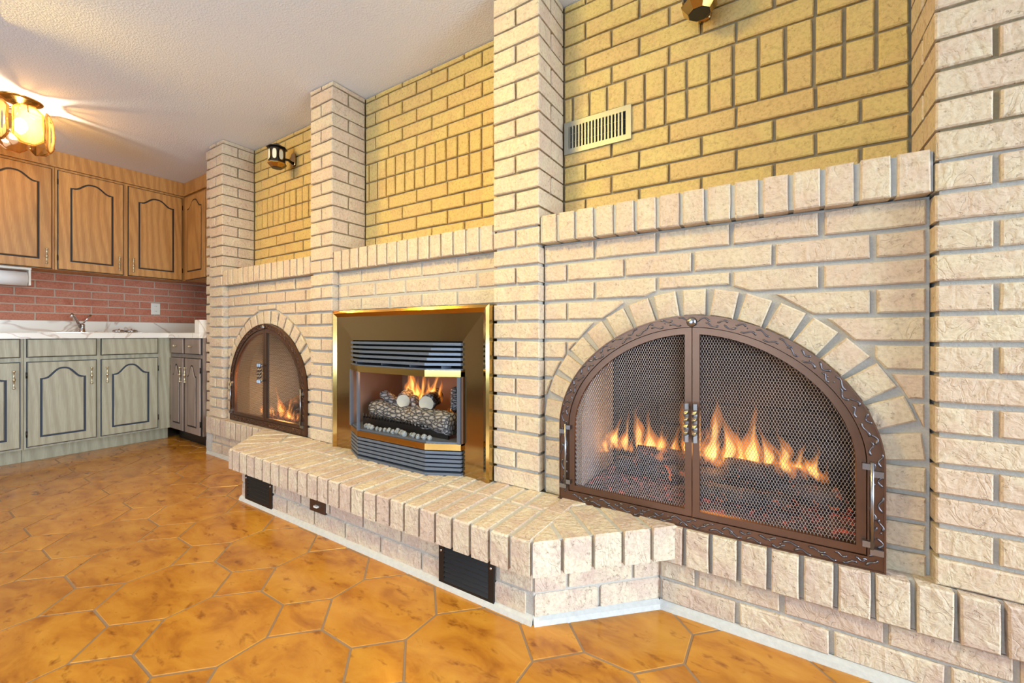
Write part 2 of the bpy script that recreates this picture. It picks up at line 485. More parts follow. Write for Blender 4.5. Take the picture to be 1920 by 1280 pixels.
# ------------------------------------------------------------------ bricks
BR = {}
def rough_rect(w, h, rr, amp=0.0012):
    """rectangle centred on 0 with one or two jittered points on its long edges"""
    pts = [(-w / 2, -h / 2), (w / 2, -h / 2), (w / 2, h / 2), (-w / 2, h / 2)]
    out = []
    for i in range(4):
        a, b = pts[i], pts[(i + 1) % 4]
        out.append((a[0] + rr.uniform(-amp, amp), a[1] + rr.uniform(-amp, amp)))
        L = math.dist(a, b)
        for t in ((0.33, 0.68) if L > 0.15 else (0.5,) if L > 0.085 else ()):
            out.append((a[0] + (b[0] - a[0]) * t + rr.uniform(-amp, amp), a[1] + (b[1] - a[1]) * t + rr.uniform(-amp, amp)))
    return out
def brick(x, z, w, h, yfront, depth, parent, mat='brick', rot=0.0, ch=0.004, xoff=None):
    """rectangular brick; (x, z) is the centre of its face; rot 0 faces -Y, 90 deg faces +X (then x is world Y and yfront world X)"""
    var = R.randrange(5)
    key = (round(w, 3), round(h, 3), round(depth, 3), var, mat, ch)
    if key not in BR:
        rr = random.Random(hash(key[:4]) & 0xffff)
        mb = MB(); mb.prism(rough_rect(w, h, rr), -depth, 0, ch, F=lambda u, v, d: (u, -d, v), back=True)
        BR[key] = mb.fixn(mb.mesh('brick'))
    j = R.uniform(-0.002, 0.002)
    if rot == 0: loc = (x, yfront + j, z)
    else: loc = (yfront - j, x, z)
    return link('brick', BR[key], M[mat], parent, loc, (0, 0, rot))
def brick_poly(poly, yfront, depth, parent, mat='brick', ch=0.004, name='brick'):
    poly = simplify(poly)
    if len(poly) < 3 or abs(area2(poly)) < 0.0006: return None
    cx = sum(p[0] for p in poly) / len(poly); cz = sum(p[1] for p in poly) / len(poly)
    j = R.uniform(-0.002, 0.002)
    mb = MB(); mb.prism([(p[0] - cx, p[1] - cz) for p in poly], -depth, 0, ch, F=lambda u, v, d: (u, -d, v))
    return link(name, mb.fixn(mb.mesh(name)), M[mat], parent, (cx, yfront + j, cz))
def plan_brick(poly, z0, z1, parent, mat='brick_hearth', ch=0.005):
    poly = simplify(poly, 0.006)
    if len(poly) < 3 or abs(area2(poly)) < 0.0008: return None
    cx = sum(p[0] for p in poly) / len(poly); cy = sum(p[1] for p in poly) / len(poly)
    j = R.uniform(-0.0015, 0.0015)
    mb = MB(); mb.prism([(p[0] - cx, p[1] - cy) for p in poly], 0, z1 - z0, ch, F=lambda u, v, d: (u, v, d))
    return link('brick', mb.fixn(mb.mesh('brick')), M[mat], parent, (cx, cy, z0 + j))

P = 0.0767          # course height
J = 0.0125          # joint
BL = 0.2315         # brick length + joint
ZB = CAMZ - 0.6328  # top of hearth / foot of piers
YF = 1.467          # pier fronts
YW = 1.696          # recessed upper wall
YR = 1.505          # chimney breast face
YS = 1.440          # plinth face
ZM0, ZM1 = CAMZ + 0.362, CAMZ + 0.473   # mantel
ZC = CAMZ + 1.465   # ceiling
PX = [(-3.724, -3.514), (-2.378, -2.164), (-1.029, -0.8065), (0.339, 0.69)]
BAY = [(-3.514, -2.378), (-2.164, -1.029), (-0.8065, 0.339)]
XL, XR_, YN = -5.16, 2.5, -2.8
YBACK = 2.4

# ------------------------------------------------------------------ room shell
def struct(name, mb, mat, loc=(0, 0, 0), label=None):
    o = mb.obj(name, M[mat], None, loc); o['kind'] = 'structure'
    if label: o['label'] = label
    return o
floor = struct('floor', MB().box(XL - .1, XR_ + .1, YN - .1, YBACK, -0.1, -0.0016), 'grout', label='floor of orange mottled octagonal tiles with small square insets')
ceil = struct('ceiling', MB().box(XL - .1, XR_ + .1, YN - .1, YBACK, ZC, ZC + 0.08), 'ceiling', label='white textured ceiling')
wl = struct('wall_left', MB().box(XL - .1, XL, YN, 2.04, 0, ZC), 'plaster', label='kitchen wall with thin red brick backsplash')
struct('wall_far', MB().box(XL - .1, -3.86, 2.04, 2.14, 0, ZC), 'plaster', label='short kitchen wall behind the corner cabinets')
# patio door in the right wall, window in the wall behind the viewer
mb = MB()
mb.box(XR_, XR_ + .1, YN, -0.55, 0, ZC); mb.box(XR_, XR_ + .1, 1.25, YW + .2, 0, ZC)
mb.box(XR_, XR_ + .1, -0.55, 1.25, 2.05, ZC); mb.box(XR_, XR_ + .1, -0.55, 1.25, 0, 0.06)
struct('wall_right', mb, 'plaster', label='painted wall with a patio door')
mb = MB()
mb.box(XL, -2.9, YN - .1, YN, 0, ZC); mb.box(0.5, XR_, YN - .1, YN, 0, ZC)
mb.box(-2.9, 0.5, YN - .1, YN, 1.85, ZC); mb.box(-2.9, 0.5, YN - .1, YN, 0, 0.35)
struct('wall_front', mb, 'plaster', label='painted wall with a wide window')
mb = MB()
for y in (-0.55, 0.32, 1.19): mb.box(XR_ + .02, XR_ + .07, y, y + .06, 0.06, 2.05)
mb.box(XR_ + .02, XR_ + .07, -0.55, 1.25, 1.99, 2.05); mb.box(XR_ + .02, XR_ + .07, -0.55, 1.25, 0.06, 0.13)
o = struct('door_1', mb, 'white_plastic', label='white framed sliding patio door')
mb = MB()
for x in (-2.9, -1.8, -0.68, 0.44): mb.box(x, x + .06, YN - .07, YN - .02, 0.35, 1.85)
mb.box(-2.9, 0.5, YN - .07, YN - .02, 1.79, 1.85); mb.box(-2.9, 0.5, YN - .07, YN - .02, 0.35, 0.41)
struct('window_1', mb, 'white_plastic', label='white framed three-pane window')

struct('wall_light_block', MB().box(XL - .1, XR_ + .1, YBACK, YBACK + .1, -.1, ZC), 'plaster')  # unseen wall added to stop sky light leaking in behind the fireboxes
# floor tiles: octagons with square insets
TX, TY, HD = 0.3630, 0.3535, 0.110
X0, Y0 = -1.670, 0.776
def octagon(cx, cy, g):
    hx, hy = TX / 2, TY / 2
    pts = [(-hx + HD, -hy), (hx - HD, -hy), (hx, -hy + HD), (hx, hy - HD), (hx - HD, hy), (-hx + HD, hy), (-hx, hy - HD), (-hx, -hy + HD)]
    return inset(pts, g)
mo = MB(); mo.prism(octagon(0, 0, 0.0032), -0.012, 0, 0.0015, F=lambda u, v, d: (u, v, d)); mo = mo.fixn(mo.mesh('tile'))
md = MB(); md.prism(inset([(-HD, 0), (0, -HD), (HD, 0), (0, HD)], 0.0032), -0.012, 0, 0.0015, F=lambda u, v, d: (u, v, d)); md = md.fixn(md.mesh('tile'))
for i in range(-8, 8):
    for j in range(-4, 3):
        cx, cy = X0 + (i + 0.5) * TX, Y0 + (j + 0.5) * TY
        if cy < 1.75: link('tile', mo, M['tile'], floor, (cx, cy, R.uniform(-.0004, .0004)))
        cx, cy = X0 + i * TX, Y0 + j * TY
        if cy < 1.6: link('tile', md, M['tile'], floor, (cx, cy, R.uniform(-.0004, .0004)))

# ------------------------------------------------------------------ recessed upper wall (mortar) with its bricks
wb = struct('wall_back', MB().box(-3.8, XR_, YW + 0.013, YW + 0.12, ZM0, ZC), 'mortar_shaded', label='recessed buff brick wall above the mantels')
def jt(k): return 0.0125 if k < 13 else 0.0085
def course_z(k): return ZB + k * P + P / 2
def row_splits(x0, x1, k):
    """stretcher joints counted from the right-hand end"""
    xs = [x1]
    x = x1 - (BL if k % 2 == 0 else BL / 2)
    while x > x0 + 0.03:
        xs.append(x); x -= BL
    xs.append(x0)
    return xs
for b, (x0, x1) in enumerate(BAY):
    for k in range(13, 28):
        if k in (19, 20, 21): continue
        top = min(ZB + (k + 1) * P - jt(k), ZC - 0.004); bot = ZB + k * P
        if top - bot < 0.02: continue
        xs = row_splits(x0, x1, k)
        for a, c in zip(xs, xs[1:]):
            w = a - c - .0095
            if w < 0.03: continue
            brick((a + c) / 2, (top + bot) / 2, w, top - bot, YW, 0.09, wb, 'brick_warm_lit')
    for r in range(2):      # two rows of headers on end
        z = ZB + 19 * P + r * 1.5 * P
        xs = [x1 - i * 0.0788 for i in range(15)] + [x0]
        for a, c in zip(xs, xs[1:]):
            w = a - c - .011
            if w < 0.02: continue
            brick((a + c) / 2, z + 0.75 * P - .0045, w, 1.5 * P - .009, YW, 0.09, wb, 'brick_warm_lit')
# wall to the right of the last pier, outside the picture
mb = MB(); mb.box(0.70, XR_, YS + 0.02, YW, 0, ZC); struct('wall_side', mb, 'plaster', label='painted wall beyond the brick piers')

# ------------------------------------------------------------------ piers
pl = ['brick pier at the kitchen corner, leftmost of the four piers',
      'brick pier between the small arched fireplace and the brass fireplace',
      'brick pier between the brass fireplace and the large arched fireplace',
      'wide brick pier right of the large arched fireplace']
for i, (x0, x1) in enumerate(PX):
    t = thing('brick_pier', ((x0 + x1) / 2, YF + 0.11, ZB), pl[i], 'pier', 'brick piers between the fireplaces')
    MB().box(x0 + 0.010, x1 - 0.010, YF + 0.013, YW + 0.01, ZB - 0.01, ZM1).obj('mortar_core', M['mortar'], t, ((x0 + x1) / 2, YF + .1, ZB))
    MB().box(x0 + 0.011, x1 - 0.011, YF + 0.012, YW + 0.01, ZM1, ZC).obj('mortar_core', M['mortar_shaded'], t, ((x0 + x1) / 2, YF + .1, ZM1))
    for k in range(28):
        top = min(ZB + (k + 1) * P - jt(k), ZC - 0.004); bot = ZB + k * P
        if top - bot < 0.02: continue
        h = top - bot; z = (top + bot) / 2; w = x1 - x0; xm = (x0 + x1) / 2
        if i == 3:
            jn = (x0 + .219,) if k % 2 == 0 else (x0 + .107, x0 + .107 + BL)
            xs = [x0 - .006] + list(jn) + [x1 + .006]
            for a, c in zip(xs, xs[1:]): brick((a + c) / 2, z, c - a - J, h, YF, 0.104 if k % 2 == 0 else .225, t)
            if k % 2 == 0: brick(x0 + .107, z, .213, h, YF + .116, .109, t)
        elif k % 2 == 0:
            brick(xm, z, w, h, YF, 0.104, t)
            brick(xm, z, w, h, YF + 0.116, 0.109, t)
        else:
            hw = (w - 0.010) / 2
            brick(x0 + hw / 2, z, hw, h, YF, 0.225, t)
            brick(x1 - hw / 2, z, hw, h, YF, 0.225, t)
# stub of wall closing the kitchen side of the first pier
t = thing('brick_wall_end', (-3.79, 1.55, 0), 'narrow toothed brick wall end beside the corner cabinet', 'wall end')
MB().box(-3.855, -3.73, 1.52, 2.04, 0, ZC).obj('mortar_core', M['mortar'], t, (-3.79, 1.6, 0))
k = 0; z = 0.01
while z < ZC - 0.03:
    h = min(P - J, ZC - 0.004 - z)
    brick(-3.795 + (0.004 if k % 2 else -0.004), z + h / 2, 0.115, h, 1.497, 0.1, t); z += P; k += 1

# ------------------------------------------------------------------ arches
class Arch:
    def __init__(s, xc, hw, zb, zs, zt, n=1.88):
        s.xc, s.hw, s.zb, s.zs, s.zt, s.n = xc, hw, zb, zs, zt, n
    def off(s, d): return Arch(s.xc, s.hw - d, s.zb + d, s.zs, s.zt - d, s.n)
    def top(s, x):
        q = min(1, abs(x - s.xc) / s.hw)
        return s.zs + (s.zt - s.zs) * (1 - q ** s.n) ** (1 / s.n)
    def pt(s, t):   # t 0..1 left spring -> crown -> right spring
        a = PI * (1 - t); c, q = math.cos(a), math.sin(a)
        e = 2 / s.n
        return (s.xc + s.hw * math.copysign(abs(c) ** e, c), s.zs + (s.zt - s.zs) * abs(q) ** e)
    def outline(s, n=56):
        return [(s.xc + s.hw, s.zb)] + [s.pt(1 - i / n) for i in range(n + 1)] + [(s.xc - s.hw, s.zb)]
    def half(s, side, gap, n=28):
        """door leaf outline; side -1 left, 1 right"""
        xa = s.xc + side * gap
        pts = [(xa, s.zb), (xa, s.top(xa))]
        for i in range(1, n + 1):
            q = math.sin(i / n * PI / 2)
            x = xa + side * (s.hw - gap) * q
            pts.append((x, s.top(x)))
        pts.append((s.xc + side * s.hw, s.zb))
        return pts
A3 = Arch(-0.234, 0.477, CAMZ - 0.636, CAMZ - 0.35, CAMZ + 0.061)
A1 = Arch(-2.9455, 0.4815, CAMZ - 0.632, CAMZ - 0.35, CAMZ + 0.069)

def arch_breast(t, x0, x1, A, NV=17):
    """mortar body with the arched opening, ring of voussoirs, cut running bond above"""
    I = A.off(0.03); mb = MB(); N = 40
    xs = [x0] + [I.xc - I.hw + 2 * I.hw * i / N for i in range(N + 1)] + [x1]
    yf, yb = YR + 0.012, YR + 0.10
    for a, b in zip(xs, xs[1:]):
        za = I.top(a) if abs(a - I.xc) < I.hw - 1e-6 else None
        zb_ = I.top(b) if abs(b - I.xc) < I.hw - 1e-6 else None
        if a == x0 or b == x1: za = zb_ = ZB - 0.01
        else:
            za = za if za is not None else I.zs; zb_ = zb_ if zb_ is not None else I.zs
        vs = [(a, yf, za), (b, yf, zb_), (b, yf, ZM0), (a, yf, ZM0), (a, yb, za), (b, yb, zb_), (b, yb, ZM0), (a, yb, ZM0)]
        mb.add(vs, [(0, 1, 2, 3), (4, 7, 6, 5), (0, 4, 5, 1)] + ([(0, 3, 7, 4)] if a == x0 else []) + ([(1, 5, 6, 2)] if b == x1 else []))
    # reveals of the straight jambs
    for sx in (-1, 1):
        x = I.xc + sx * I.hw
        mb.add([(x, yf, ZB - .01), (x, yb, ZB - .01), (x, yb, I.zs), (x, yf, I.zs)], [(0, 1, 2, 3)])
    mb.obj('mortar_body', M['mortar'], t, ((x0 + x1) / 2, YR, ZB))
    O = A.off(-0.098)           # outer edge of the ring
    In = A.off(0.0)
    # voussoirs by equal arc length of the inner curve
    smp = [In.pt(i / 400) for i in range(401)]
    L = [0]
    for a, b in zip(smp, smp[1:]): L.append(L[-1] + math.dist(a, b))
    def at(s):
        s = min(max(s, 0), L[-1]); i = next(i for i in range(1, 401) if L[i] >= s - 1e-9)
        f = (s - L[i - 1]) / max(1e-9, L[i] - L[i - 1])
        p = Vector(smp[i - 1]).lerp(Vector(smp[i]), f)
        tn = (Vector(smp[i]) - Vector(smp[i - 1])).normalized()
        return p, Vector((-tn.y, tn.x))
    for i in range(NV):
        sa, sb = L[-1] * i / NV, L[-1] * (i + 1) / NV
        g = 0.006
        pa, na = at(sa + g); pb, nb = at(sb - g); pm, nm = at((sa + sb) / 2)
        ax = nm; tx = Vector((nm.y, -nm.x))
        # nearly rectangular brick pointing along the normal
        wi = (pb - pa).length; T = 0.088
        wo = wi * 1.03
        q = [pm - tx * wi / 2, pm + tx * wi / 2, pm + tx * wo / 2 + ax * T, pm - tx * wo / 2 + ax * T]
        rr = lambda: R.uniform(-.0015, .0015)
        q = [(p.x + rr(), p.y + rr()) for p in q]
        q = [(max(x0 + .004, min(x1 - .004, a)), b) for a, b in q]
        brick_poly(q, YR - 0.002, 0.09, t, name='brick')
    # stacked header bricks down the jambs
    z = A.zs - 0.004; k = 0
    while z - P > ZB - 0.03:
        for sx in (-1, 1):
            xa = A.xc + sx * (A.hw - 0.006); xb = A.xc + sx * (A.hw + 0.086)
            xa, xb = sorted((xa, xb)); xa = max(xa, x0 + .003); xb = min(xb, x1 - .003)
            if xb - xa > 0.015:
                brick((xa + xb) / 2, z - (P - J) / 2, xb - xa, P - J, YR - 0.001, 0.09, t)
        z -= P
    # running bond, cut around the ring
    for k in range(0, 13):
        zb_, zt = ZB + k * P + 0.001, ZB + (k + 1) * P - J
        if k == 12: zt = ZM0 - 0.006
        xs = row_splits(x0, x1, k)
        for a, c in zip(xs, xs[1:]):
            rect = [(c + J / 2, zb_), (a - J / 2, zb_), (a - J / 2, zt), (c + J / 2, zt)]
            if a == x1: rect[1] = (a - .012, zb_); rect[2] = (a - .012, zt)
            if c == x0: rect[0] = (c + .004, zb_); rect[3] = (c + .004, zt)
            if max(p[0] for p in rect) - min(p[0] for p in rect) < 0.02: continue
            cx = (a + c) / 2
            if zt < A.zs:
                if abs(rect[0][0] - A.xc) < O.hw or abs(rect[1][0] - A.xc) < O.hw: continue
                brick(cx, (zb_ + zt) / 2, rect[1][0] - rect[0][0], zt - zb_, YR, 0.09, t); continue
            inside = lambda p: abs(p[0] - O.xc) < O.hw and p[1] < O.top(p[0])
            if all(inside(p) for p in rect): continue
            samples = [(rect[0][0] + (rect[1][0] - rect[0][0]) * u / 8, zb_ + (zt - zb_) * w / 4) for u in range(9) for w in range(5)]
            if not any(inside(p) for p in samples):
                brick(cx, (zb_ + zt) / 2, rect[1][0] - rect[0][0], zt - zb_, YR, 0.09, t); continue
            # tangent cut near the free part of the brick
            out = [p for p in samples if not inside(p)]
            gx = sum(p[0] for p in out) / len(out); gz = sum(p[1] for p in out) / len(out)
            best = min((math.dist(O.pt(i / 300), (gx, gz)), i) for i in range(301))[1]
            p = Vector(O.pt(best / 300)); q1 = Vector(O.pt(max(0, best - 2) / 300)); q2 = Vector(O.pt(min(300, best + 2) / 300))
            tn = (q2 - q1).normalized(); nrm = Vector((-tn.y, tn.x))
            if nrm.dot(p - Vector((O.xc, O.zs))) < 0: nrm = -nrm
            poly = clip(rect, tuple(p), tuple(-nrm))
            if len(poly) >= 3: brick_poly(poly, YR, 0.09, t)

bl = ['brick chimney breast around the small arched fireplace nearest the kitchen',
      'brick chimney breast above and behind the brass fireplace',
      'brick chimney breast around the large arched fireplace']
T1 = thing('chimney_breast', (-2.946, YR + .05, ZB), bl[0], 'chimney breast', 'brick chimney breasts')
arch_breast(T1, *BAY[0], A1)
T3 = thing('chimney_breast', (-0.234, YR + .05, ZB), bl[2], 'chimney breast', 'brick chimney breasts')
arch_breast(T3, *BAY[2], A3)
T2 = thing('chimney_breast', (-1.597, YR + .05, ZB), bl[1], 'chimney breast', 'brick chimney breasts')
x0, x1 = BAY[1]
mb = MB(); mb.box(x0, x1, YR + .006, YR + .1, CAMZ + 0.0, ZM0); mb.box(x0, -2.0, YR + .006, YR + .1, ZB, CAMZ); mb.box(-1.15, x1, YR + .006, YR + .1, ZB, CAMZ)
mb.obj('mortar_body', M['mortar'], T2, ((x0 + x1) / 2, YR, ZB))
for k in (9, 10, 11, 12):
    zb_, zt = ZB + k * P + 0.001, ZB + (k + 1) * P - J
    if k == 12: zt = ZM0 - .006
    xs = row_splits(x0, x1, k)
    for a, c in zip(xs, xs[1:]):
        l = c + (.004 if c == x0 else J / 2); r = a - (.012 if a == x1 else J / 2)
        if r - l > 0.02: brick((l + r) / 2, (zb_ + zt) / 2, r - l, zt - zb_, YR, 0.09, T2)

# ------------------------------------------------------------------ mantels: a course of bricks on end
ml = ['brick mantel shelf over the small arched fireplace', 'brick mantel shelf over the brass fireplace', 'brick mantel shelf over the large arched fireplace']
for i, (x0, x1) in enumerate(BAY):
    t = thing('brick_mantel', ((x0 + x1) / 2, YF + .1, ZM0), ml[i], 'mantel', 'brick mantels')
    MB().box(x0 + .002, x1 - .002, YF + .012, YW, ZM0 + .004, ZM1 - .004).obj('mortar_core', M['mortar_white'], t, ((x0 + x1) / 2, YF + .1, ZM0))
    n = 15; w = (x1 - x0 - .008) / n
    for k in range(n):
        brick(x0 + .006 + (k + .5) * w, (ZM0 + ZM1) / 2, w - J, ZM1 - ZM0, YF + 0.001, 0.22, t)

# ------------------------------------------------------------------ plinth under the arches (sill of headers + two courses)
YS = 1.440
def plinth(t, x0, x1, toe=0.0):
    MB().box(x0, x1, YS + .027, YR + .09, 0, ZB - .004).obj('mortar_body', M['mortar'], t, ((x0 + x1) / 2, YS, 0))
    x = x0 + .004
    while x < x1 - 0.03:
        w = min(0.0785, x1 - x) - J
        brick(x + w / 2 + .003, ZB - 0.064, w, 0.122, YS, 0.2, t, 'brick_hearth'); x += 0.0785
    for r, (za, zc) in enumerate(((0.100, 0.158), (0.022, 0.090))):
        x = x0 + (0.006 if r else -0.11)
        while x < x1 - 0.02:
            a, b = max(x, x0 + .004), min(x + BL - J, x1 - .004)
            if b - a > 0.02: brick((a + b) / 2, (za + zc) / 2, b - a, zc - za, YS + .017 - (0 if r else 0), 0.1, t, 'brick_hearth')
            x += BL
t = thing('brick_plinth', (0.1, YS + .1, 0), 'low brick plinth under the large arched fireplace and right pier', 'plinth', 'brick plinths')
plinth(t, -0.335, 0.70)
t = thing('brick_plinth', (-3.3, YS + .1, 0), 'low brick plinth under the small arched fireplace at the kitchen', 'plinth', 'brick plinths')
plinth(t, -3.724, -2.80)
MB().box(-3.735, -3.655, YS + .012, YS + .1, 0, ZB - .125).obj('mortar_patch', M['mortar_white'], t, (-3.7, YS, 0))

# ------------------------------------------------------------------ hearth bench
HB = thing('hearth_bench', (-1.57, 1.28, 0), 'raised brick hearth bench with angled ends in front of the brass fireplace', 'hearth')
YH = 1.095; XA, XB = -2.545, -0.630      # front edge ends
ZH0 = ZB - 0.108
yw = 1.455
cA = (XA - (yw - YH), yw); cB = (XB + (yw - YH), yw)
def inset_bench(d):
    k = d * math.tan(math.radians(22.5))
    return [(XA - 0 + k - 0, YH + d), (XB - k, YH + d), (XB - k + (yw + .03 - YH - d), yw + .03), (XA + k - (yw + .03 - YH - d), yw + .03)]
low = inset_bench(0.062)
MB().prism(low, 0, ZH0 + .02, 0, F=lambda u, v, d: (u, v, d)).obj('mortar_body', M['mortar'], HB, (-1.57, 1.28, 0))
top_core = inset_bench(0.014)
MB().prism(top_core, ZH0 + .004, ZB - .0045, 0, F=lambda u, v, d: (u, v, d)).obj('mortar_bed', M['mortar_white'], HB, (-1.57, 1.28, ZH0))
# header bricks laid across the bench; mitred at both corners
w = 0.0782
bis_r = ((XB, YH), (math.cos(math.radians(22.5)), -math.sin(math.radians(22.5))))   # placeholder normal, refined below
tB = Vector((1, 1)).normalized(); tA = Vector((-1, 1)).normalized()
nBm = Vector((1, 0)) + tB; nBm.normalize()      # direction along miter normal (pointing to the right part)
nAm = Vector((-1, 0)) + tA; nAm.normalize()
x = XB - w
i = 0
while x > XA - 0.42:
    for (ya, yb) in ((YH, YH + 0.222), (YH + 0.233, 1.475)):
        rect = [(x + J / 2, ya), (x + w - J / 2, ya), (x + w - J / 2, yb), (x + J / 2, yb)]
        pl_ = clip(rect, (XA, YH), tuple(nAm)) if x < XA + .1 else rect
        pl_ = [(a, b) for a, b in pl_]
        if len(pl_) >= 3 and x >= XA - 0.3:
            # keep inside the front line
            plan_brick(pl_, ZH0, ZB, HB)
    x -= w; i += 1
x = XB
while x < XB + 0.35:     # bricks right of the corner that still run straight back, behind the mitre
    for (ya, yb) in ((YH, YH + 0.222), (YH + 0.233, 1.475)):
        rect = [(x + J / 2, ya), (x + w - J / 2, ya), (x + w - J / 2, yb), (x + J / 2, yb)]
        q = Vector((XB, YH)) - nBm * 0.006
        pl_ = clip(rect, tuple(q), tuple(nBm))
        if len(pl_) >= 3: plan_brick(pl_, ZH0, ZB, HB)
    x += w
def angled(corner, tdir, nrm_in, mit_n, sgn):
    """header bricks perpendicular to an angled end"""
    c = Vector(corner); L = (yw - YH) * math.sqrt(2); n = 5; ww = L / n
    for k in range(-0, n + 3):
        for (da, db) in ((0, 0.222), (0.233, 0.5)):
            a = c + tdir * (k * ww + J / 2); b = c + tdir * ((k + 1) * ww - J / 2)
            rect = [tuple(a + nrm_in * da), tuple(b + nrm_in * da), tuple(b + nrm_in * db), tuple(a + nrm_in * db)]
            q = c + mit_n * 0.006
            p1 = clip(rect, tuple(q), tuple(-mit_n))
            p1 = clip(p1, (0, 1.475), (0, 1)) if len(p1) >= 3 else p1
            if len(p1) >= 3: plan_brick(p1, ZH0, ZB, HB)
    # bricks between the corner and the mitre
angled((XB, YH), tB, Vector((-1, 1)).normalized(), nBm, 1)
angled((XA, YH), tA, Vector((1, 1)).normalized(), nAm, -1)
# two courses under the overhang
VENTS = [(-2.469, -2.197), (-1.046, -0.800)]
def low_course(t, za, zc, a, b, x0off):
    p0, p1 = Vector(a), Vector(b); d = (p1 - p0); L = d.length; d.normalize(); nin = Vector((-d.y, d.x))
    s = -x0off
    while s < L - 0.02:
        u0, u1 = max(s, 0.006), min(s + BL - J, L - 0.006)
        s += BL
        if u1 - u0 < 0.02: continue
        segs = [(u0, u1)]
        if abs(d.y) < 1e-6:
            for v0, v1 in VENTS + ([(-1.859, -1.742)] if za > 0.09 else []):
                ns = []
                for (q0, q1) in segs:
                    w0, w1 = p0.x + q0, p0.x + q1
                    if w1 <= v0 or w0 >= v1: ns.append((q0, q1)); continue
                    if w0 < v0 - .015: ns.append((q0, v0 - p0.x))
                    if w1 > v1 + .015: ns.append((v1 - p0.x, q1))
                segs = ns
        for q0, q1 in segs:
            A_, B_ = p0 + d * q0, p0 + d * q1
            plan_brick([tuple(A_), tuple(B_), tuple(B_ + nin * .08), tuple(A_ + nin * .08)], za, zc, t)
g = inset_bench(0.055)
for (za, zc, off) in ((0.100, ZH0 - .006, 0.11), (0.022, 0.090, 0.0)):
    low_course(HB, za, zc, (g[0][0], g[0][1]), (g[1][0], g[1][1]), off)
    low_course(HB, za, zc, (g[1][0], g[1][1]), (g[2][0], g[2][1]), off)
    low_course(HB, za, zc, (g[3][0], g[3][1]), (g[0][0], g[0][1]), off)
# pale mortar fillet along the foot of the brickwork
def fillet(pts, name, parent=None):
    mb = MB()
    for a, b in zip(pts, pts[1:]):
        a, b = Vector(a), Vector(b); d = (b - a).normalized(); n = Vector((d.y, -d.x))
        p = [a + n * .016, a - n * .02, b - n * .02, b + n * .016]
        mb.add([(p[0].x, p[0].y, -.001), (p[1].x, p[1].y, -.001), (p[2].x, p[2].y, -.001), (p[3].x, p[3].y, -.001),
                (a.x + n.x * .010, a.y + n.y * .010, .014), (a.x - n.x * .006, a.y - n.y * .006, .024), (b.x - n.x * .006, b.y - n.y * .006, .024), (b.x + n.x * .010, b.y + n.y * .010, .014)],
               [(0, 1, 2, 3), (0, 3, 7, 4), (4, 7, 6, 5), (0, 4, 5, 1), (3, 2, 6, 7), (1, 5, 6, 2)])
    c = pts[len(pts) // 2]
    o = mb.obj(name, M['mortar_white'], parent, (c[0], c[1], 0)); o['kind'] = 'structure'; o['label'] = 'pale mortar fillet along the foot of the brickwork'
fillet([(-3.72, YS + .016), (-2.86, YS + .016)], 'trim_1')
fillet([(g[3][0] + .03, g[3][1] - .03), g[0], g[1], (-0.335, YS + .016), (0.70, YS + .016)], 'trim_2')

# ------------------------------------------------------------------ fireboxes
def box_shell(mb, x0, x1, y0, y1, z0, z1):
    mb.box(x0 - .03, x0, y0, y1, z0, z1); mb.box(x1, x1 + .03, y0, y1, z0, z1)
    mb.box(x0 - .03, x1 + .03, y1, y1 + .03, z0, z1); mb.box(x0 - .03, x1 + .03, y0, y1, z1, z1 + .03)
    mb.box(x0 - .03, x1 + .03, y0, y1, z0 - .03, z0)
    return mb
def firebox(A, label):
    x0, x1 = A.xc - A.hw + 0.005, A.xc + A.hw - .005
    y0, y1, z0, z1 = YR + 0.10, YR + 0.56, ZB - 0.01, A.zt + 0.05
    t = thing('firebox', (A.xc, y0 + .2, z0), label, 'firebox', 'fireboxes behind the arched doors')
    box_shell(MB(), x0, x1, y0, y1, z0, z1).obj('liner', M['mortar_dark'], t, (A.xc, y0 + .2, z0))
    MB().box(x0, x0 + .012, y0, y1 - .03, z0, z1).obj('side_panel', M['liner_grey'], t, (x0, y0 + .2, z0))
    bw, bh = 0.228, 0.112
    k = 0; z = z0
    while z < z1 - .02:
        h = min(bh, z1 - z)
        x = x0 - (bw / 2 if k % 2 else 0)
        while x < x1 - .02:
            a, b = max(x, x0 + .015), min(x + bw, x1)
            if b - a > .03: brick((a + b) / 2, z + h / 2, b - a - .005, h - .005, y1 - .03, 0.03, t, 'firebrick', ch=.002)
            x += bw
        z += bh; k += 1
    return (x0, x1, y0, y1, z0)
F3 = firebox(A3, 'dark brick firebox behind the large arched doors')
F1 = firebox(A1, 'dark brick firebox behind the small arched doors near the kitchen')

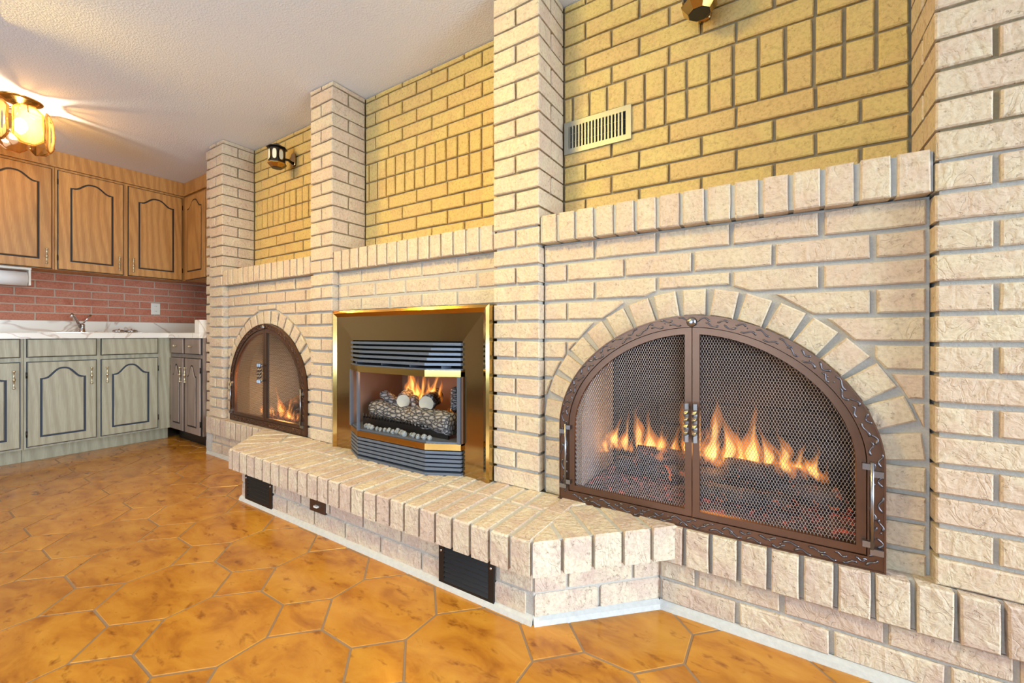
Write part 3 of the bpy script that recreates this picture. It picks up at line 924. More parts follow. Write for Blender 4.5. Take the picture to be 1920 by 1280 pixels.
# ------------------------------------------------------------------ flames, logs, embers
def flame_mb(mb, base, h, r, lean, seed, flat=0.6):
    rr = random.Random(seed); n = 10; m = 16
    ph = rr.uniform(0, 6); amp = rr.uniform(0.5, 1.0) * r; f1 = rr.uniform(5, 8); f2 = rr.uniform(9, 14)
    vs = []
    for i in range(m + 1):
        t = i / m
        cx = base[0] + lean * h * t + amp * math.sin(ph + t * f1) * t + 0.25 * amp * math.sin(ph + t * f2)
        cy = base[1] + amp * 0.5 * math.cos(ph + t * 4)
        cz = base[2] + h * t
        prof = (t / .22) ** .6 if t < .22 else (1 - (t - .22) / .78) ** 1.25
        rad = max(.0006, r * prof * (1 + 0.30 * math.sin(ph * 2 + t * f2)))
        for k in range(n):
            a = 2 * PI * k / n
            q = 1 + .22 * math.sin(3 * a + ph + t * 6)
            vs.append((cx + rad * q * math.cos(a), cy + rad * q * flat * math.sin(a), cz))
    fs = [(i * n + k, i * n + (k + 1) % n, (i + 1) * n + (k + 1) % n, (i + 1) * n + k) for i in range(m) for k in range(n)]
    fs += [tuple(reversed(range(n))), tuple(range(m * n, (m + 1) * n))]
    mb.add(vs, fs, True)
def fire(loc, label, specs):
    t = thing('fire', loc, label, 'fire', 'gas fires')
    for i, (dx, dy, dz, h, r, lean) in enumerate(specs):
        b = (loc[0] + dx, loc[1] + dy, loc[2] + dz)
        mb = MB(); flame_mb(mb, b, h, r, lean, 100 + i * 7)
        q_ = random.Random(i + 31)
        for _ in range(3):
            s_ = q_.choice((-1, 1)); flame_mb(mb, (b[0] + s_ * r * q_.uniform(.5, 1.3), b[1] + q_.uniform(-.5, .5) * r, b[2] - .004), h * q_.uniform(.35, .72), r * q_.uniform(.35, .6), lean + s_ * q_.uniform(-.1, .3), i * 13 + _)
        f = mb.obj('flame', M['flame_outer'], t, b)
        mb = MB(); flame_mb(mb, (b[0], b[1], b[2] + 0.004), h * 0.74, r * 0.55, lean, 100 + i * 7)
        mb.obj('flame_core', M['flame_inner'], f, b)
    return t
def log_obj(name, p, q, r, mat, label, cat, group, parent=None, seed=0, cut=None):
    p, q = Vector(p), Vector(q); n, m = 16, 12
    d = (q - p).normalized(); up = Vector((0, 0, 1)); nx = d.cross(up).normalized(); ny = nx.cross(d)
    mb = MB(); vs = []
    for i in range(m + 1):
        c = p.lerp(q, i / m)
        for k in range(n):
            a = 2 * PI * k / n
            w = nx * math.cos(a) + ny * math.sin(a)
            nn = noise.noise(Vector((math.cos(a) * 1.7 + seed, math.sin(a) * 1.7, i * 0.5))) * 0.22
            vs.append(c + w * r * (1 + nn + (0.03 * (-1) ** k)))
    fs = [(i * n + k, i * n + (k + 1) % n, (i + 1) * n + (k + 1) % n, (i + 1) * n + k) for i in range(m) for k in range(n)]
    fs += [tuple(reversed(range(n))), tuple(range(m * n, (m + 1) * n))]
    mb.add(vs, fs, True)
    o = mb.obj(name, M[mat], parent, tuple((p + q) / 2))
    if parent is None: tag(o, label, cat, group)
    if cut:
        c = p if cut < 0 else q; dd = -d if cut < 0 else d
        mb = MB(); mb.tube([c - dd * .004, c + dd * .002], r * 0.93, 16, smooth=False)
        e = mb.obj('cut_end', M['log_cut'], o, tuple(c)); e['label'] = 'pale sawn log end'
    return o
def ember_bed(x0, x1, y0, y1, z, label):
    mb = MB(); nx, ny = 60, 26; vs = []
    for j in range(ny + 1):
        for i in range(nx + 1):
            u, v_ = i / nx, j / ny
            e = min(1, 6 * min(u, 1 - u)) * min(1, 4 * min(v_, 1 - v_) + .1)
            h = 0.035 * e * (0.5 + noise.noise(Vector((u * 14, v_ * 7, 3.1)))) + 0.02 * noise.noise(Vector((u * 50, v_ * 22, 7))) * e
            vs.append((x0 + (x1 - x0) * u, y0 + (y1 - y0) * v_, z + max(0.002, h + .01)))
    mb.add(vs, [(j * (nx + 1) + i, j * (nx + 1) + i + 1, (j + 1) * (nx + 1) + i + 1, (j + 1) * (nx + 1) + i) for j in range(ny) for i in range(nx)], True)
    o = mb.obj('embers', M['ember'], None, ((x0 + x1) / 2, (y0 + y1) / 2, z)); tag(o, label, 'embers', None, 'stuff')

# large fire
ember_bed(F3[0] + .03, F3[1] - .01, F3[2] + .0, F3[3] - .04, F3[4], 'bed of glowing embers in the large arched fireplace')
g3 = 'charred logs in the large fireplace'
y = F3[2] + .17
log_obj('log', (-0.60, y + .06, ZB + .05), (-0.16, y + .02, ZB + .07), .038, 'log_char', 'charred log at the left of the large fire', 'log', g3, seed=1)
log_obj('log', (-0.22, y + .10, ZB + .05), (0.20, y + .05, ZB + .055), .040, 'log_char', 'charred log at the right end of the large fire', 'log', g3, seed=2)
log_obj('log', (-0.50, y + .00, ZB + .13), (-0.20, y + .12, ZB + .10), .034, 'log_char', 'charred log resting on top, left of the large fire door handles', 'log', g3, seed=3)
log_obj('log', (-0.16, y - .01, ZB + .13), (0.12, y + .11, ZB + .10), .036, 'log_char', 'charred log resting on top, right of the large fire door handles', 'log', g3, seed=4)
log_obj('log', (-0.30, y - .07, ZB + .05), (0.04, y - .06, ZB + .045), .032, 'log_char', 'thin charred log lying in front of the large fire', 'log', g3, seed=5)
fs = []
for (x, h, r) in ((-.34, .10, .018), (-.30, .16, .026), (-.25, .13, .022), (-.20, .24, .026), (-.14, .22, .028), (-.10, .14, .022), (-.05, .12, .02), (0.0, .27, .030), (.045, .16, .022),
                  (.10, .29, .034), (.16, .25, .030), (.20, .15, .022), (.25, .28, .032), (.29, .20, .026), (.34, .20, .026), (.39, .13, .022), (.44, .15, .02)):
    fs.append((x - 0.03, R.uniform(-.04, .05), 0.11 if h > .12 else .09, h * 0.86, r, R.uniform(-.18, .12)))
fs = [(a, b, c, h * 1.15, r * 1.25, l) for a, b, c, h, r, l in fs] + [(-.34 + .065 * k + R.uniform(-.02, .02), R.uniform(.0, .06), R.uniform(.09, .12), R.uniform(.08, .20), R.uniform(.014, .024), R.uniform(-.3, .3)) for k in range(12)]
fire((-0.29, y + .05, ZB), 'tall orange flames behind the large arched mesh doors', fs)
light('POINT', 'fire_glow', (-0.2, y + .0, ZB + .24), 2.2, (1.0, 0.42, 0.10), .09)
# small fire at the kitchen end
ember_bed(F1[0] + .03, F1[1] - .02, F1[2] + .0, F1[3] - .10, F1[4], 'ember bed in the small arched fireplace near the kitchen')
g1 = 'logs in the small arched fireplace'
y = F1[2] + .065
log_obj('log', (-3.24, y + .13, ZB + .06), (-2.86, y + .15, ZB + .20), .042, 'log_char', 'long dark log rising to the right in the small fire', 'log', g1, seed=6)
log_obj('log', (-2.84, y + .09, ZB + .19), (-2.62, y + .02, ZB + .06), .040, 'log_char', 'short dark log sloping down at the right of the small fire', 'log', g1, seed=7)
fs = []
for (x, h, r) in ((-.26, .07, .018), (-.19, .14, .024), (-.12, .09, .02), (-.06, .12, .022), (0.0, .25, .034), (.03, .12, .026), (.09, .19, .024), (.13, .11, .024), (.17, .13, .026), (.21, .09, .022), (.25, .08, .016)):
    fs.append((x, R.uniform(-.02, .02), 0.02, h, r, R.uniform(-.15, .1)))
fire((-3.10, y, ZB), 'yellow flames in the small arched fireplace near the kitchen', fs)
light('POINT', 'fire_glow', (-3.08, y + .02, ZB + .20), 6, (1.0, 0.45, 0.12), .06)

# ------------------------------------------------------------------ arched screens
def screen(A, yf, label, fine, hand_z, group):
    t = thing('fireplace_screen', (A.xc, yf, A.zb), label, 'fireplace doors', group)
    F = frame_back(yf)
    c = (A.xc, yf, A.zb)
    band = A.off(0.038)
    mb = MB(); mb.ring(A.outline(), band.outline(), yf - YR + .003, 0.0, F)
    fr = mb.obj('frame', M['bronze'], t, c)
    # thin raised lips of the frame
    mb = MB(); mb.ring(A.outline(), A.off(.004).outline(), 0, .003, F); mb.ring(A.off(.034).outline(), band.outline(), 0, .003, F)
    mb.obj('frame_lip', M['bronze'], fr, c)
    # embossed scrollwork
    rr = random.Random(5 if fine else 3); mb = MB()
    mid = A.off(0.019)
    path = [(A.xc - mid.hw, mid.zb + .02 * i) for i in range(int((A.zs - mid.zb) / .02))] + [mid.pt(i / 120) for i in range(121)] + \
           [(A.xc + mid.hw, A.zs - .02 * i) for i in range(int((A.zs - mid.zb) / .02))]
    path += [(A.xc + mid.hw - .02 * i, mid.zb) for i in range(1, int(2 * mid.hw / .02))]
    cum = [0]
    for a, b in zip(path, path[1:]): cum.append(cum[-1] + math.dist(a, b))
    def pa(s):
        s = max(0, min(cum[-1] - 1e-6, s)); lo = 0; hi = len(cum) - 1
        while hi - lo > 1:
            k = (lo + hi) // 2
            if cum[k] <= s: lo = k
            else: hi = k
        f = (s - cum[lo]) / max(1e-9, cum[hi] - cum[lo]); a, b = Vector(path[lo]), Vector(path[hi])
        d = (b - a).normalized() if (b - a).length > 1e-9 else Vector((1, 0))
        return a.lerp(b, f), Vector((-d.y, d.x))
    s = 0.012; row = 0
    while s < cum[-1] - .03:
        L = rr.uniform(.026, .044); amp = rr.uniform(.004, .0062) * rr.choice((-1, 1)); ph = rr.uniform(0, 2)
        o0 = 0.0075 * (1 if row % 2 else -1) + rr.uniform(-.002, .002)
        pts = []
        for k in range(11):
            q, n = pa(s + L * k / 10)
            e = o0 + amp * math.sin(ph + k / 10 * 5.4)
            e = max(-.0135, min(.0135, e))
            q = q + n * e; pts.append(F(q.x, q.y, .0012))
        mb.tube(pts, [.0018, .0030, .0032, .0026, .0022, .0022, .0024, .0028, .0034, .0036, .0022], 6)
        if rr.random() < .25:
            q, n = pa(s + L + .006); q = q + n * rr.uniform(-.008, .008); mb.tube([F(q.x, q.y, 0), F(q.x, q.y, .003)], .0024, 6)
        s += L * (0.86 if row % 2 == 0 else 0.7); row += 1
    mb.obj('scroll_relief', M['relief'] if not fine else M['bronze'], fr, c)
    D = A.off(0.040)
    for sd in (-1, 1):
        out = D.half(sd, 0.0012)
        wdt = 0.021
        inn = []
        D2 = Arch(D.xc, D.hw - wdt, D.zb + wdt, D.zs, D.zt - wdt, D.n)
        inn = D2.half(sd, 0.0012 + wdt)
        mb = MB(); mb.ring(out, inn, -0.022, -0.002, F)
        nm = 'left-hand' if sd < 0 else 'right-hand'
        dr = mb.obj('door', M['bronze'], t, (A.xc + sd * .2, yf, A.zb))
        # expanded mesh, clipped to the leaf
        cell = 0.0082; half = cell / 2; dz = cell * 0.5; rw = 0.00085 if not fine else 0.0011
        xa, xb = sorted((A.xc + sd * (0.0012 + wdt), A.xc + sd * D2.hw))
        vs = []; fsn = []
        ncol = int((xb - xa) / half) + 1
        Tm = D2.zb
        for ci in range(ncol + 1):
            x = xa + ci * half
            if x > xb: break
            zt = D2.top(min(max(x, D2.xc - D2.hw), D2.xc + D2.hw)) if abs(x - D2.xc) < D2.hw else D2.zs
            nz = int((zt - D2.zb) / dz)
            if nz < 2: continue
            # wavy vertical strand: touches the neighbours alternately
            prev = None
            for k in range(nz + 1):
                ph = (k % 4)
                o = (half / 2 - .0002) * (1 if ph in (0, 1) else -1) * (1 if ci % 2 else -1)
                z = D2.zb + k * dz
                b0 = len(vs)
                for (ux, ud) in ((-rw, 0), (rw, 0), (0, rw * 1.5)):
                    vs.append(F(x + o + ux, z, -0.013 + ud))
                if prev is not None:
                    for q in range(3):
                        q2 = (q + 1) % 3; fsn.append((prev + q, prev + q2, b0 + q2, b0 + q))
                prev = b0
        me = bpy.data.meshes.new('mesh_screen'); me.from_pydata([(p[0] - A.xc, p[1] - yf, p[2] - A.zb) for p in vs], [], fsn); me.update()
        o = link('mesh_screen', me, M['mesh_fine'] if fine else M['mesh_wire'], dr, c); o['kind'] = 'stuff'
        # twisted handle on the meeting stile
        hx = A.xc + sd * 0.0125; hz0, hz1 = hand_z
        mb = MB(); N = 26; pts = []; vs = []
        for k in range(N + 1):
            zz = hz0 + (hz1 - hz0) * k / N; tw = k / N * 9 if 4 < k < N - 4 else (4 if k <= 4 else N - 4) / N * 9
            for q in range(4):
                a = tw + q * PI / 2; vs.append((hx + .0085 * math.cos(a), yf - .034 + .0085 * math.sin(a), zz))
        mb.add(vs, [(k * 4 + q, k * 4 + (q + 1) % 4, (k + 1) * 4 + (q + 1) % 4, (k + 1) * 4 + q) for k in range(N) for q in range(4)] + [(3, 2, 1, 0), tuple(N * 4 + q for q in range(4))])
        for zz in (hz0 + .014, hz1 - .014): mb.tube([(hx, yf - .034, zz), (hx, yf - .001, zz)], .005, 8)
        mb.obj('handle', M['steel'], dr, (hx, yf - .02, (hz0 + hz1) / 2))
        # strap hinges with their pin at the outer jamb
        xo = A.xc + sd * (A.hw - .030); za, zc = A.zb + .075, A.zs - .004
        mb = MB(); mb.tube([(xo, yf - .012, za - .012), (xo, yf - .012, zc + .012)], .0045, 8)
        for zz in (za, zc):
            x0_, x1_ = sorted((xo - sd * .020, xo + sd * .004)); mb.box(x0_, x1_, yf - .014, yf + .001, zz - .008, zz + .008)
            x0_, x1_ = sorted((xo - sd * .004, xo + sd * .024)); mb.box(x0_, x1_, yf - .014, yf - .001, zz - .026, zz - .010)
        mb.obj('hinge', M['steel'], t, (xo, yf, za))
    # latch at the crown
    mb = MB(); z = A.zt - .022
    mb.lathe([(0.004, -.018), (.013, -.016), (.016, -.006), (.013, .0)], (A.xc, yf, z), 'y', 16)
    mb.tube([(A.xc - .008, yf - .010, z + .006), (A.xc + .012, yf - .012, z - .004)], .006, 8)
    mb.obj('latch', M['steel'], t, (A.xc, yf, z))
    return t
screen(A3, 1.460, 'large arched bronze fireplace screen with scroll-embossed frame and twisted handles', False, (CAMZ - .345, CAMZ - .222), 'arched fireplace screens')
screen(A1, 1.485, 'small arched bronze fireplace screen nearest the kitchen', True, (CAMZ - .33, CAMZ - .20), 'arched fireplace screens')

# ------------------------------------------------------------------ brass gas fireplace
YP = 1.440; xc2 = -1.572
G = thing('gas_fireplace', (xc2, YP, ZB), 'brass-trimmed gas fireplace insert with glass bay front on the hearth bench', 'fireplace')
F = frame_back(YP); XG0, XG1 = -2.117, -1.030; ZG1 = CAMZ + .128
OX0, OX1, OZ1 = -1.957, -1.187, CAMZ - .033
Yb = 1.368                       # front of the bay
c = (xc2, YP, ZB)
# mitred flat surround
iw = 0.034
def quad(mb, pts, d0, d1): mb.prism(pts, d0, d1, 0, F)
def slope(outer, inner):
    mb = MB(); n = len(outer)
    vs = [F(u, v, -.004) for u, v in outer] + [F(u, v, -.014) for u, v in inner] + [F(u, v, -.06) for u, v in outer] + [F(u, v, -.06) for u, v in inner]
    mb.add(vs, [(0, 1, 3, 2), (4, 6, 7, 5), (0, 2, 6, 4), (1, 5, 7, 3), (0, 4, 5, 1), (2, 3, 7, 6)])
    return mb.obj('surround_panel', M['brass_satin'], G, c)
slope([(XG0 + iw, ZB), (XG0 + iw, ZG1 - iw)], [(OX0, ZB), (OX0, OZ1)])
slope([(XG1 - iw, ZB), (XG1 - iw, ZG1 - iw)], [(OX1, ZB), (OX1, OZ1)])
slope([(XG0 + iw, ZG1 - iw), (XG1 - iw, ZG1 - iw)], [(OX0, OZ1), (OX1, OZ1)])
# polished edge moulding: flat outer face and bevelled inner face
mb = MB()
O_ = [(XG0, ZB), (XG0, ZG1), (XG1, ZG1), (XG1, ZB)]; Mi = [(XG0 + .014, ZB), (XG0 + .014, ZG1 - .014), (XG1 - .014, ZG1 - .014), (XG1 - .014, ZB)]
In_ = [(XG0 + iw, ZB), (XG0 + iw, ZG1 - iw), (XG1 - iw, ZG1 - iw), (XG1 - iw, ZB)]
vs = [F(u, v, d) for P_, d in ((O_, -.06), (O_, .002), (Mi, .008), (In_, -.003), (In_, -.05)) for u, v in P_]
fs = [(r * 4 + i, r * 4 + i + 1, (r + 1) * 4 + i + 1, (r + 1) * 4 + i) for r in range(4) for i in range(3)]
fs += [(0, 4, 8, 12, 16), (3, 19, 15, 11, 7)]
mb.add(vs, fs); mb.obj('edge_moulding', M['brass'], G, c)
def bay(prot, z0, z1, th=0.012, grow=0.0):
    """three-sided strip: plan polyline at protrusion prot"""
    hw, ho = 0.235, 0.385
    a = [(xc2 - ho, YP), (xc2 - hw, YP - prot), (xc2 + hw, YP - prot), (xc2 + ho, YP)]
    b = [(xc2 - ho, YP + th), (xc2 - hw + .006, YP - prot + th), (xc2 + hw - .006, YP - prot + th), (xc2 + ho, YP + th)]
    mb = MB(); vs = [(x, y, z) for P_ in (a, b) for z in (z0, z1) for x, y in P_]
    fs = []
    for i in range(3):
        fs += [(i, i + 1, 4 + i + 1, 4 + i), (8 + i, 12 + i, 12 + i + 1, 8 + i + 1), (i, 8 + i, 8 + i + 1, i + 1), (4 + i, 4 + i + 1, 12 + i + 1, 12 + i)]
    fs += [(0, 4, 12, 8), (3, 11, 15, 7)]
    mb.add(vs, fs); return mb
PR = YP - Yb
for k in range(5):       # upper louvres
    z = CAMZ - .040 - k * .0225
    bay(PR * (0.25 + 0.75 * k / 4), z - .012, z, .03).obj('louver', M['slate'], G, c)
bay(PR, CAMZ - .192, CAMZ - .162, .02).obj('brass_band', M['brass'], G, c)
bay(PR, CAMZ - .520, CAMZ - .492, .02).obj('brass_band', M['brass'], G, c)
bay(PR * .9, CAMZ - .163, CAMZ - .156, .10).obj('hood_shelf', M['slate'], G, c)
for x in (-.30, -.1, .1, .30):
    MB().box(xc2 + x - .004, xc2 + x + .004, YP - .03, YP + .03, CAMZ - .156, CAMZ - .135).obj('shelf_bracket', M['slate'], G, (xc2 + x, YP, CAMZ - .15))
for k in range(5):       # lower louvres
    z = CAMZ - .524 - k * .0185
    bay(PR * 0.96, z - .0135, z - .0015, .012).obj('louver', M['slate'], G, c)
bay(PR * 1.0, CAMZ - .632, CAMZ - .622, .05).obj('base_tray', M['slate'], G, c)
# corner posts and glass
hw, ho = 0.235, 0.385
for sx in (-1, 1):
    MB().box(xc2 + sx * hw - .005, xc2 + sx * hw + .005, Yb, Yb + .012, CAMZ - .492, CAMZ - .192).obj('corner_post', M['slate'], G, (xc2 + sx * hw, Yb, CAMZ - .3)) if sx < 0 else None
    a = xc2 + sx * ho
    x0_, x1_ = sorted((a, a - sx * .016)); MB().box(x0_, x1_, YP - .008, YP + .004, CAMZ - .492, CAMZ - .192).obj('corner_post', M['slate'], G, (a, YP, CAMZ - .3))
mb = MB(); z0, z1 = CAMZ - .492, CAMZ - .192
a = [(xc2 - ho, YP + .003), (xc2 - hw, Yb + .005), (xc2 + hw, Yb + .005), (xc2 + ho, YP + .003)]
for i in range(3):
    (xa, ya), (xb, yb_) = a[i], a[i + 1]
    mb.add([(xa, ya, z0), (xb, yb_, z0), (xb, yb_, z1), (xa, ya, z1)], [(0, 1, 2, 3)])
mb.obj('glass', M['glass'], G, c)
# interior box
mb = MB(); x0, x1, y1 = xc2 - .375, xc2 + .375, YP + .36
mb.box(x0 - .01, x0, YP - .0, y1, CAMZ - .50, CAMZ - .17); mb.box(x1, x1 + .01, YP - .0, y1, CAMZ - .50, CAMZ - .17)
mb.box(x0, x1, y1, y1 + .01, CAMZ - .50, CAMZ - .17)
mb.obj('liner', M['liner_brown'], G, c)
mb = MB(); mb.box(x0, x1, YP + .0, y1, CAMZ - .175, CAMZ - .165)
mb.box(x0 - .01, x1 + .01, y1 + .01, y1 + .02, CAMZ - .64, CAMZ - .02); mb.box(x0 - .01, x1 + .01, YP + .05, YP + .06, CAMZ - .165, CAMZ - .03)
mb.box(x0 - .01, x1 + .01, YP + .02, YP + .03, CAMZ - .63, CAMZ - .51)
mb.obj('firebox_body', M['black'], G, c)
pz = CAMZ - .485
mb = MB(); mb.prism([(xc2 - .375, YP + .35), (xc2 - .375, YP), (xc2 - .232, Yb + .012), (xc2 + .232, Yb + .012), (xc2 + .375, YP), (xc2 + .375, YP + .35)], pz - .02, pz, 0, F=lambda u, v, d: (u, v, d))
mb.obj('burner_tray', M['slate'], G, c)
# grate with pins
mb = MB(); yg = Yb + .085
mb.box(xc2 - .30, xc2 + .30, yg, yg + .008, pz, pz + .045)
for k in range(26): mb.tube([(xc2 - .29 + k * .0232, yg - .004, pz + .04), (xc2 - .29 + k * .0232, yg - .004, pz + .062)], .004, 6)
mb.obj('grate', M['iron'], G, c)
# stones along the glass
for k in range(16):
    x = xc2 - .225 + k * .030 + R.uniform(-.004, .004); r = R.uniform(.010, .016); yy = Yb + .03 + R.uniform(0, .02)
    mb = MB(); n = 7; vs = []
    for i, (rr_, hh) in enumerate(((.75, 0), (1, .5), (.8, 1.1), (.35, 1.5))):
        for q in range(n):
            a_ = 2 * PI * q / n + i * .3; f = 1 + R.uniform(-.2, .2)
            vs.append((x + r * rr_ * f * math.cos(a_), yy + r * rr_ * f * math.sin(a_), pz + r * hh * 1.1))
    mb.add(vs, [(i * n + q, i * n + (q + 1) % n, (i + 1) * n + (q + 1) % n, (i + 1) * n + q) for i in range(3) for q in range(n)] + [tuple(3 * n + q for q in range(n)), tuple(reversed(range(n)))])
    o = mb.obj('stone_chip', M['stone_pale'], None, (x, yy, pz)); tag(o, 'pale stone chip in the row behind the brass fireplace glass', 'stone', 'stone chips in the brass fireplace')
g2 = 'ceramic logs in the brass fireplace'
lz = pz + .07; yy = yg + .05
log_obj('ceramic_log', (xc2 - .29, yy + .03, lz + .01), (xc2 + .06, yy + .00, lz - .004), .048, 'log_ceramic', 'long grey ceramic log at the front left of the brass fireplace', 'log', g2, seed=11)
log_obj('ceramic_log', (xc2 + .02, yy - .00, lz + .00), (xc2 + .31, yy - .03, lz + .00), .052, 'log_ceramic', 'long grey ceramic log at the front right of the brass fireplace', 'log', g2, seed=12)
log_obj('ceramic_log', (xc2 - .25, yy + .05, lz + .085), (xc2 - .07, yy + .02, lz + .035), .026, 'log_ceramic', 'slender ceramic branch crossing the left of the brass fireplace', 'log', g2, seed=13)
log_obj('ceramic_log', (xc2 - .035, yy - .01, lz + .073), (xc2 - .12, yy + .11, lz + .09), .036, 'log_ceramic', 'stubby ceramic log with a pale cut end, left of the middle flames', 'log', g2, seed=14, cut=-1)
log_obj('ceramic_log', (xc2 + .125, yy - .01, lz + .075), (xc2 + .06, yy + .13, lz + .09), .040, 'log_ceramic', 'stubby ceramic log with a pale cut end, right of the middle flames', 'log', g2, seed=15, cut=-1)
log_obj('ceramic_log', (xc2 - .00, yy + .03, lz + .085), (xc2 + .09, yy - .035, lz + .015), .022, 'log_ceramic', 'slender ceramic branch between the two cut log ends', 'log', g2, seed=16)
log_obj('ceramic_log', (xc2 + .20, yy + .12, lz + .13), (xc2 + .27, yy + .04, lz + .055), .024, 'log_ceramic', 'upright ceramic branch at the right of the brass fireplace', 'log', g2, seed=17)
fs = [(-.13, .05, .05, .10, .017, .1), (-.10, .05, .05, .07, .015, -.1), (-.035, .09, .10, .13, .022, .1), (-.005, .09, .09, .22, .028, .05), (.035, .08, .10, .13, .020, .05),
      (.065, .04, .05, .15, .020, -.1), (.09, .07, .08, .19, .022, -.05), (.125, .08, .12, .10, .018, .1), (.155, .08, .11, .16, .024, .15), (.18, .09, .10, .11, .02, .1), (.29, .06, .06, .08, .014, 0)]
fs = [(a - .07, b, c, h * 1.1, r * 1.1, l) for a, b, c, h, r, l in fs]
fire((xc2, yy, lz - .03), 'orange flames over the grey logs in the brass fireplace', fs)
light('POINT', 'fire_glow', (xc2 - .04, yy + .06, lz + .20), 2.2, (1.0, 0.42, 0.10), .05)

# ------------------------------------------------------------------ small things on the brickwork
def vent(x0, x1, z0, z1, label, mat, slat_mat, n):
    t = thing('floor_vent', ((x0 + x1) / 2, 1.145, z0), label, 'vent', 'black vents in the hearth bench')
    F = frame_back(1.146); c = ((x0 + x1) / 2, 1.146, z0); b = .024
    mb = MB(); mb.ring([(x0, z0), (x1, z0), (x1, z1), (x0, z1)], [(x0 + b, z0 + b), (x1 - b, z0 + b), (x1 - b, z1 - b * .5), (x0 + b, z1 - b * .5)], -.004, .003, F)
    mb.obj('frame', M[mat], t, c)
    MB().box(x0 + .004, x1 - .004, 1.150, 1.156, z0, z1).obj('backing', M['black'], t, c)
    for k in range(n):
        z = z0 + b + (z1 - z0 - 1.5 * b) * (k + .5) / n; h = (z1 - z0 - 1.5 * b) / n
        mb = MB(); mb.add([F(x0 + b, z + h * .42, -.003), F(x1 - b, z + h * .42, -.003), F(x1 - b, z - h * .30, .004), F(x0 + b, z - h * .30, .004),
                           F(x0 + b, z + h * .30, -.004), F(x1 - b, z + h * .30, -.004), F(x1 - b, z - h * .42, .003), F(x0 + b, z - h * .42, .003)],
                          [(0, 1, 2, 3), (4, 7, 6, 5), (0, 4, 5, 1), (3, 2, 6, 7), (0, 3, 7, 4), (1, 5, 6, 2)])
        mb.obj('slat', M[slat_mat], t, c)
    for x in (x0 + b / 2, x1 - b / 2):
        mb = MB(); zz = z1 - .045; mb.lathe([(.004, -.0055), (.005, -.003)], (x, 1.146, zz), 'y', 10); mb.obj('screw', M['chrome'], t, (x, 1.146, zz))
vent(-2.469, -2.197, 0.004, ZH0 - .002, 'dark brown louvred vent at the left end of the hearth bench', 'iron', 'iron', 7)
vent(-1.046, -0.800, -0.001, ZH0 - .002, 'large black louvred vent near the right corner of the hearth bench', 'black_paint', 'black_paint', 8)
t = thing('switch_plate', (-1.80, 1.145, .095), 'small dark brown switch plate under the hearth bench edge', 'switch')
mb = MB(); mb.prism([(-1.859, .092), (-1.742, .092), (-1.742, ZH0 - .003), (-1.859, ZH0 - .003)], -.01, .003, .002, frame_back(1.146)); mb.obj('plate', M['brown_plate'], t, (-1.8, 1.146, .1))
mb = MB(); mb.box(-1.812, -1.786, 1.132, 1.144, .118, .126); mb.obj('toggle', M['white_plastic'], t, (-1.8, 1.14, .12))

# register grille on the upper wall
t = thing('wall_register', (-.65, YW, CAMZ + .86), 'pale metal wall register with vertical slots above the large fireplace', 'vent')
F = frame_back(YW - .006); x0, x1, z0, z1 = -.797, -.500, CAMZ + .794, CAMZ + .934; c = (-.65, YW, CAMZ + .86)
ix0, ix1, iz0, iz1 = x0 + .025, x1 - .022, z0 + .022, z1 - .022
mb = MB(); mb.ring([(x0, z0), (x1, z0), (x1, z1), (x0, z1)], [(ix0, iz0), (ix1, iz0), (ix1, iz1), (ix0, iz1)], -.006, .006, F); mb.obj('frame', M['register'], t, c)
MB().box(ix0, ix1, YW - .004, YW - .001, iz0, iz1).obj('backing', M['black'], t, c)
nb = 17
for k in range(nb):
    x = ix0 + (ix1 - ix0) * k / nb
    MB().box(x - .0035, x + .0035, YW - .012, YW - .005, iz0, iz1).obj('slat', M['register'], t, (x, YW, CAMZ + .86))
for z in (iz0 + .03, iz0 + .065): MB().tube([(ix0, YW - .0045, z), (ix1, YW - .0045, z)], .0014, 5).obj('damper_rod', M['fence_metal'], t, (-.65, YW, z))

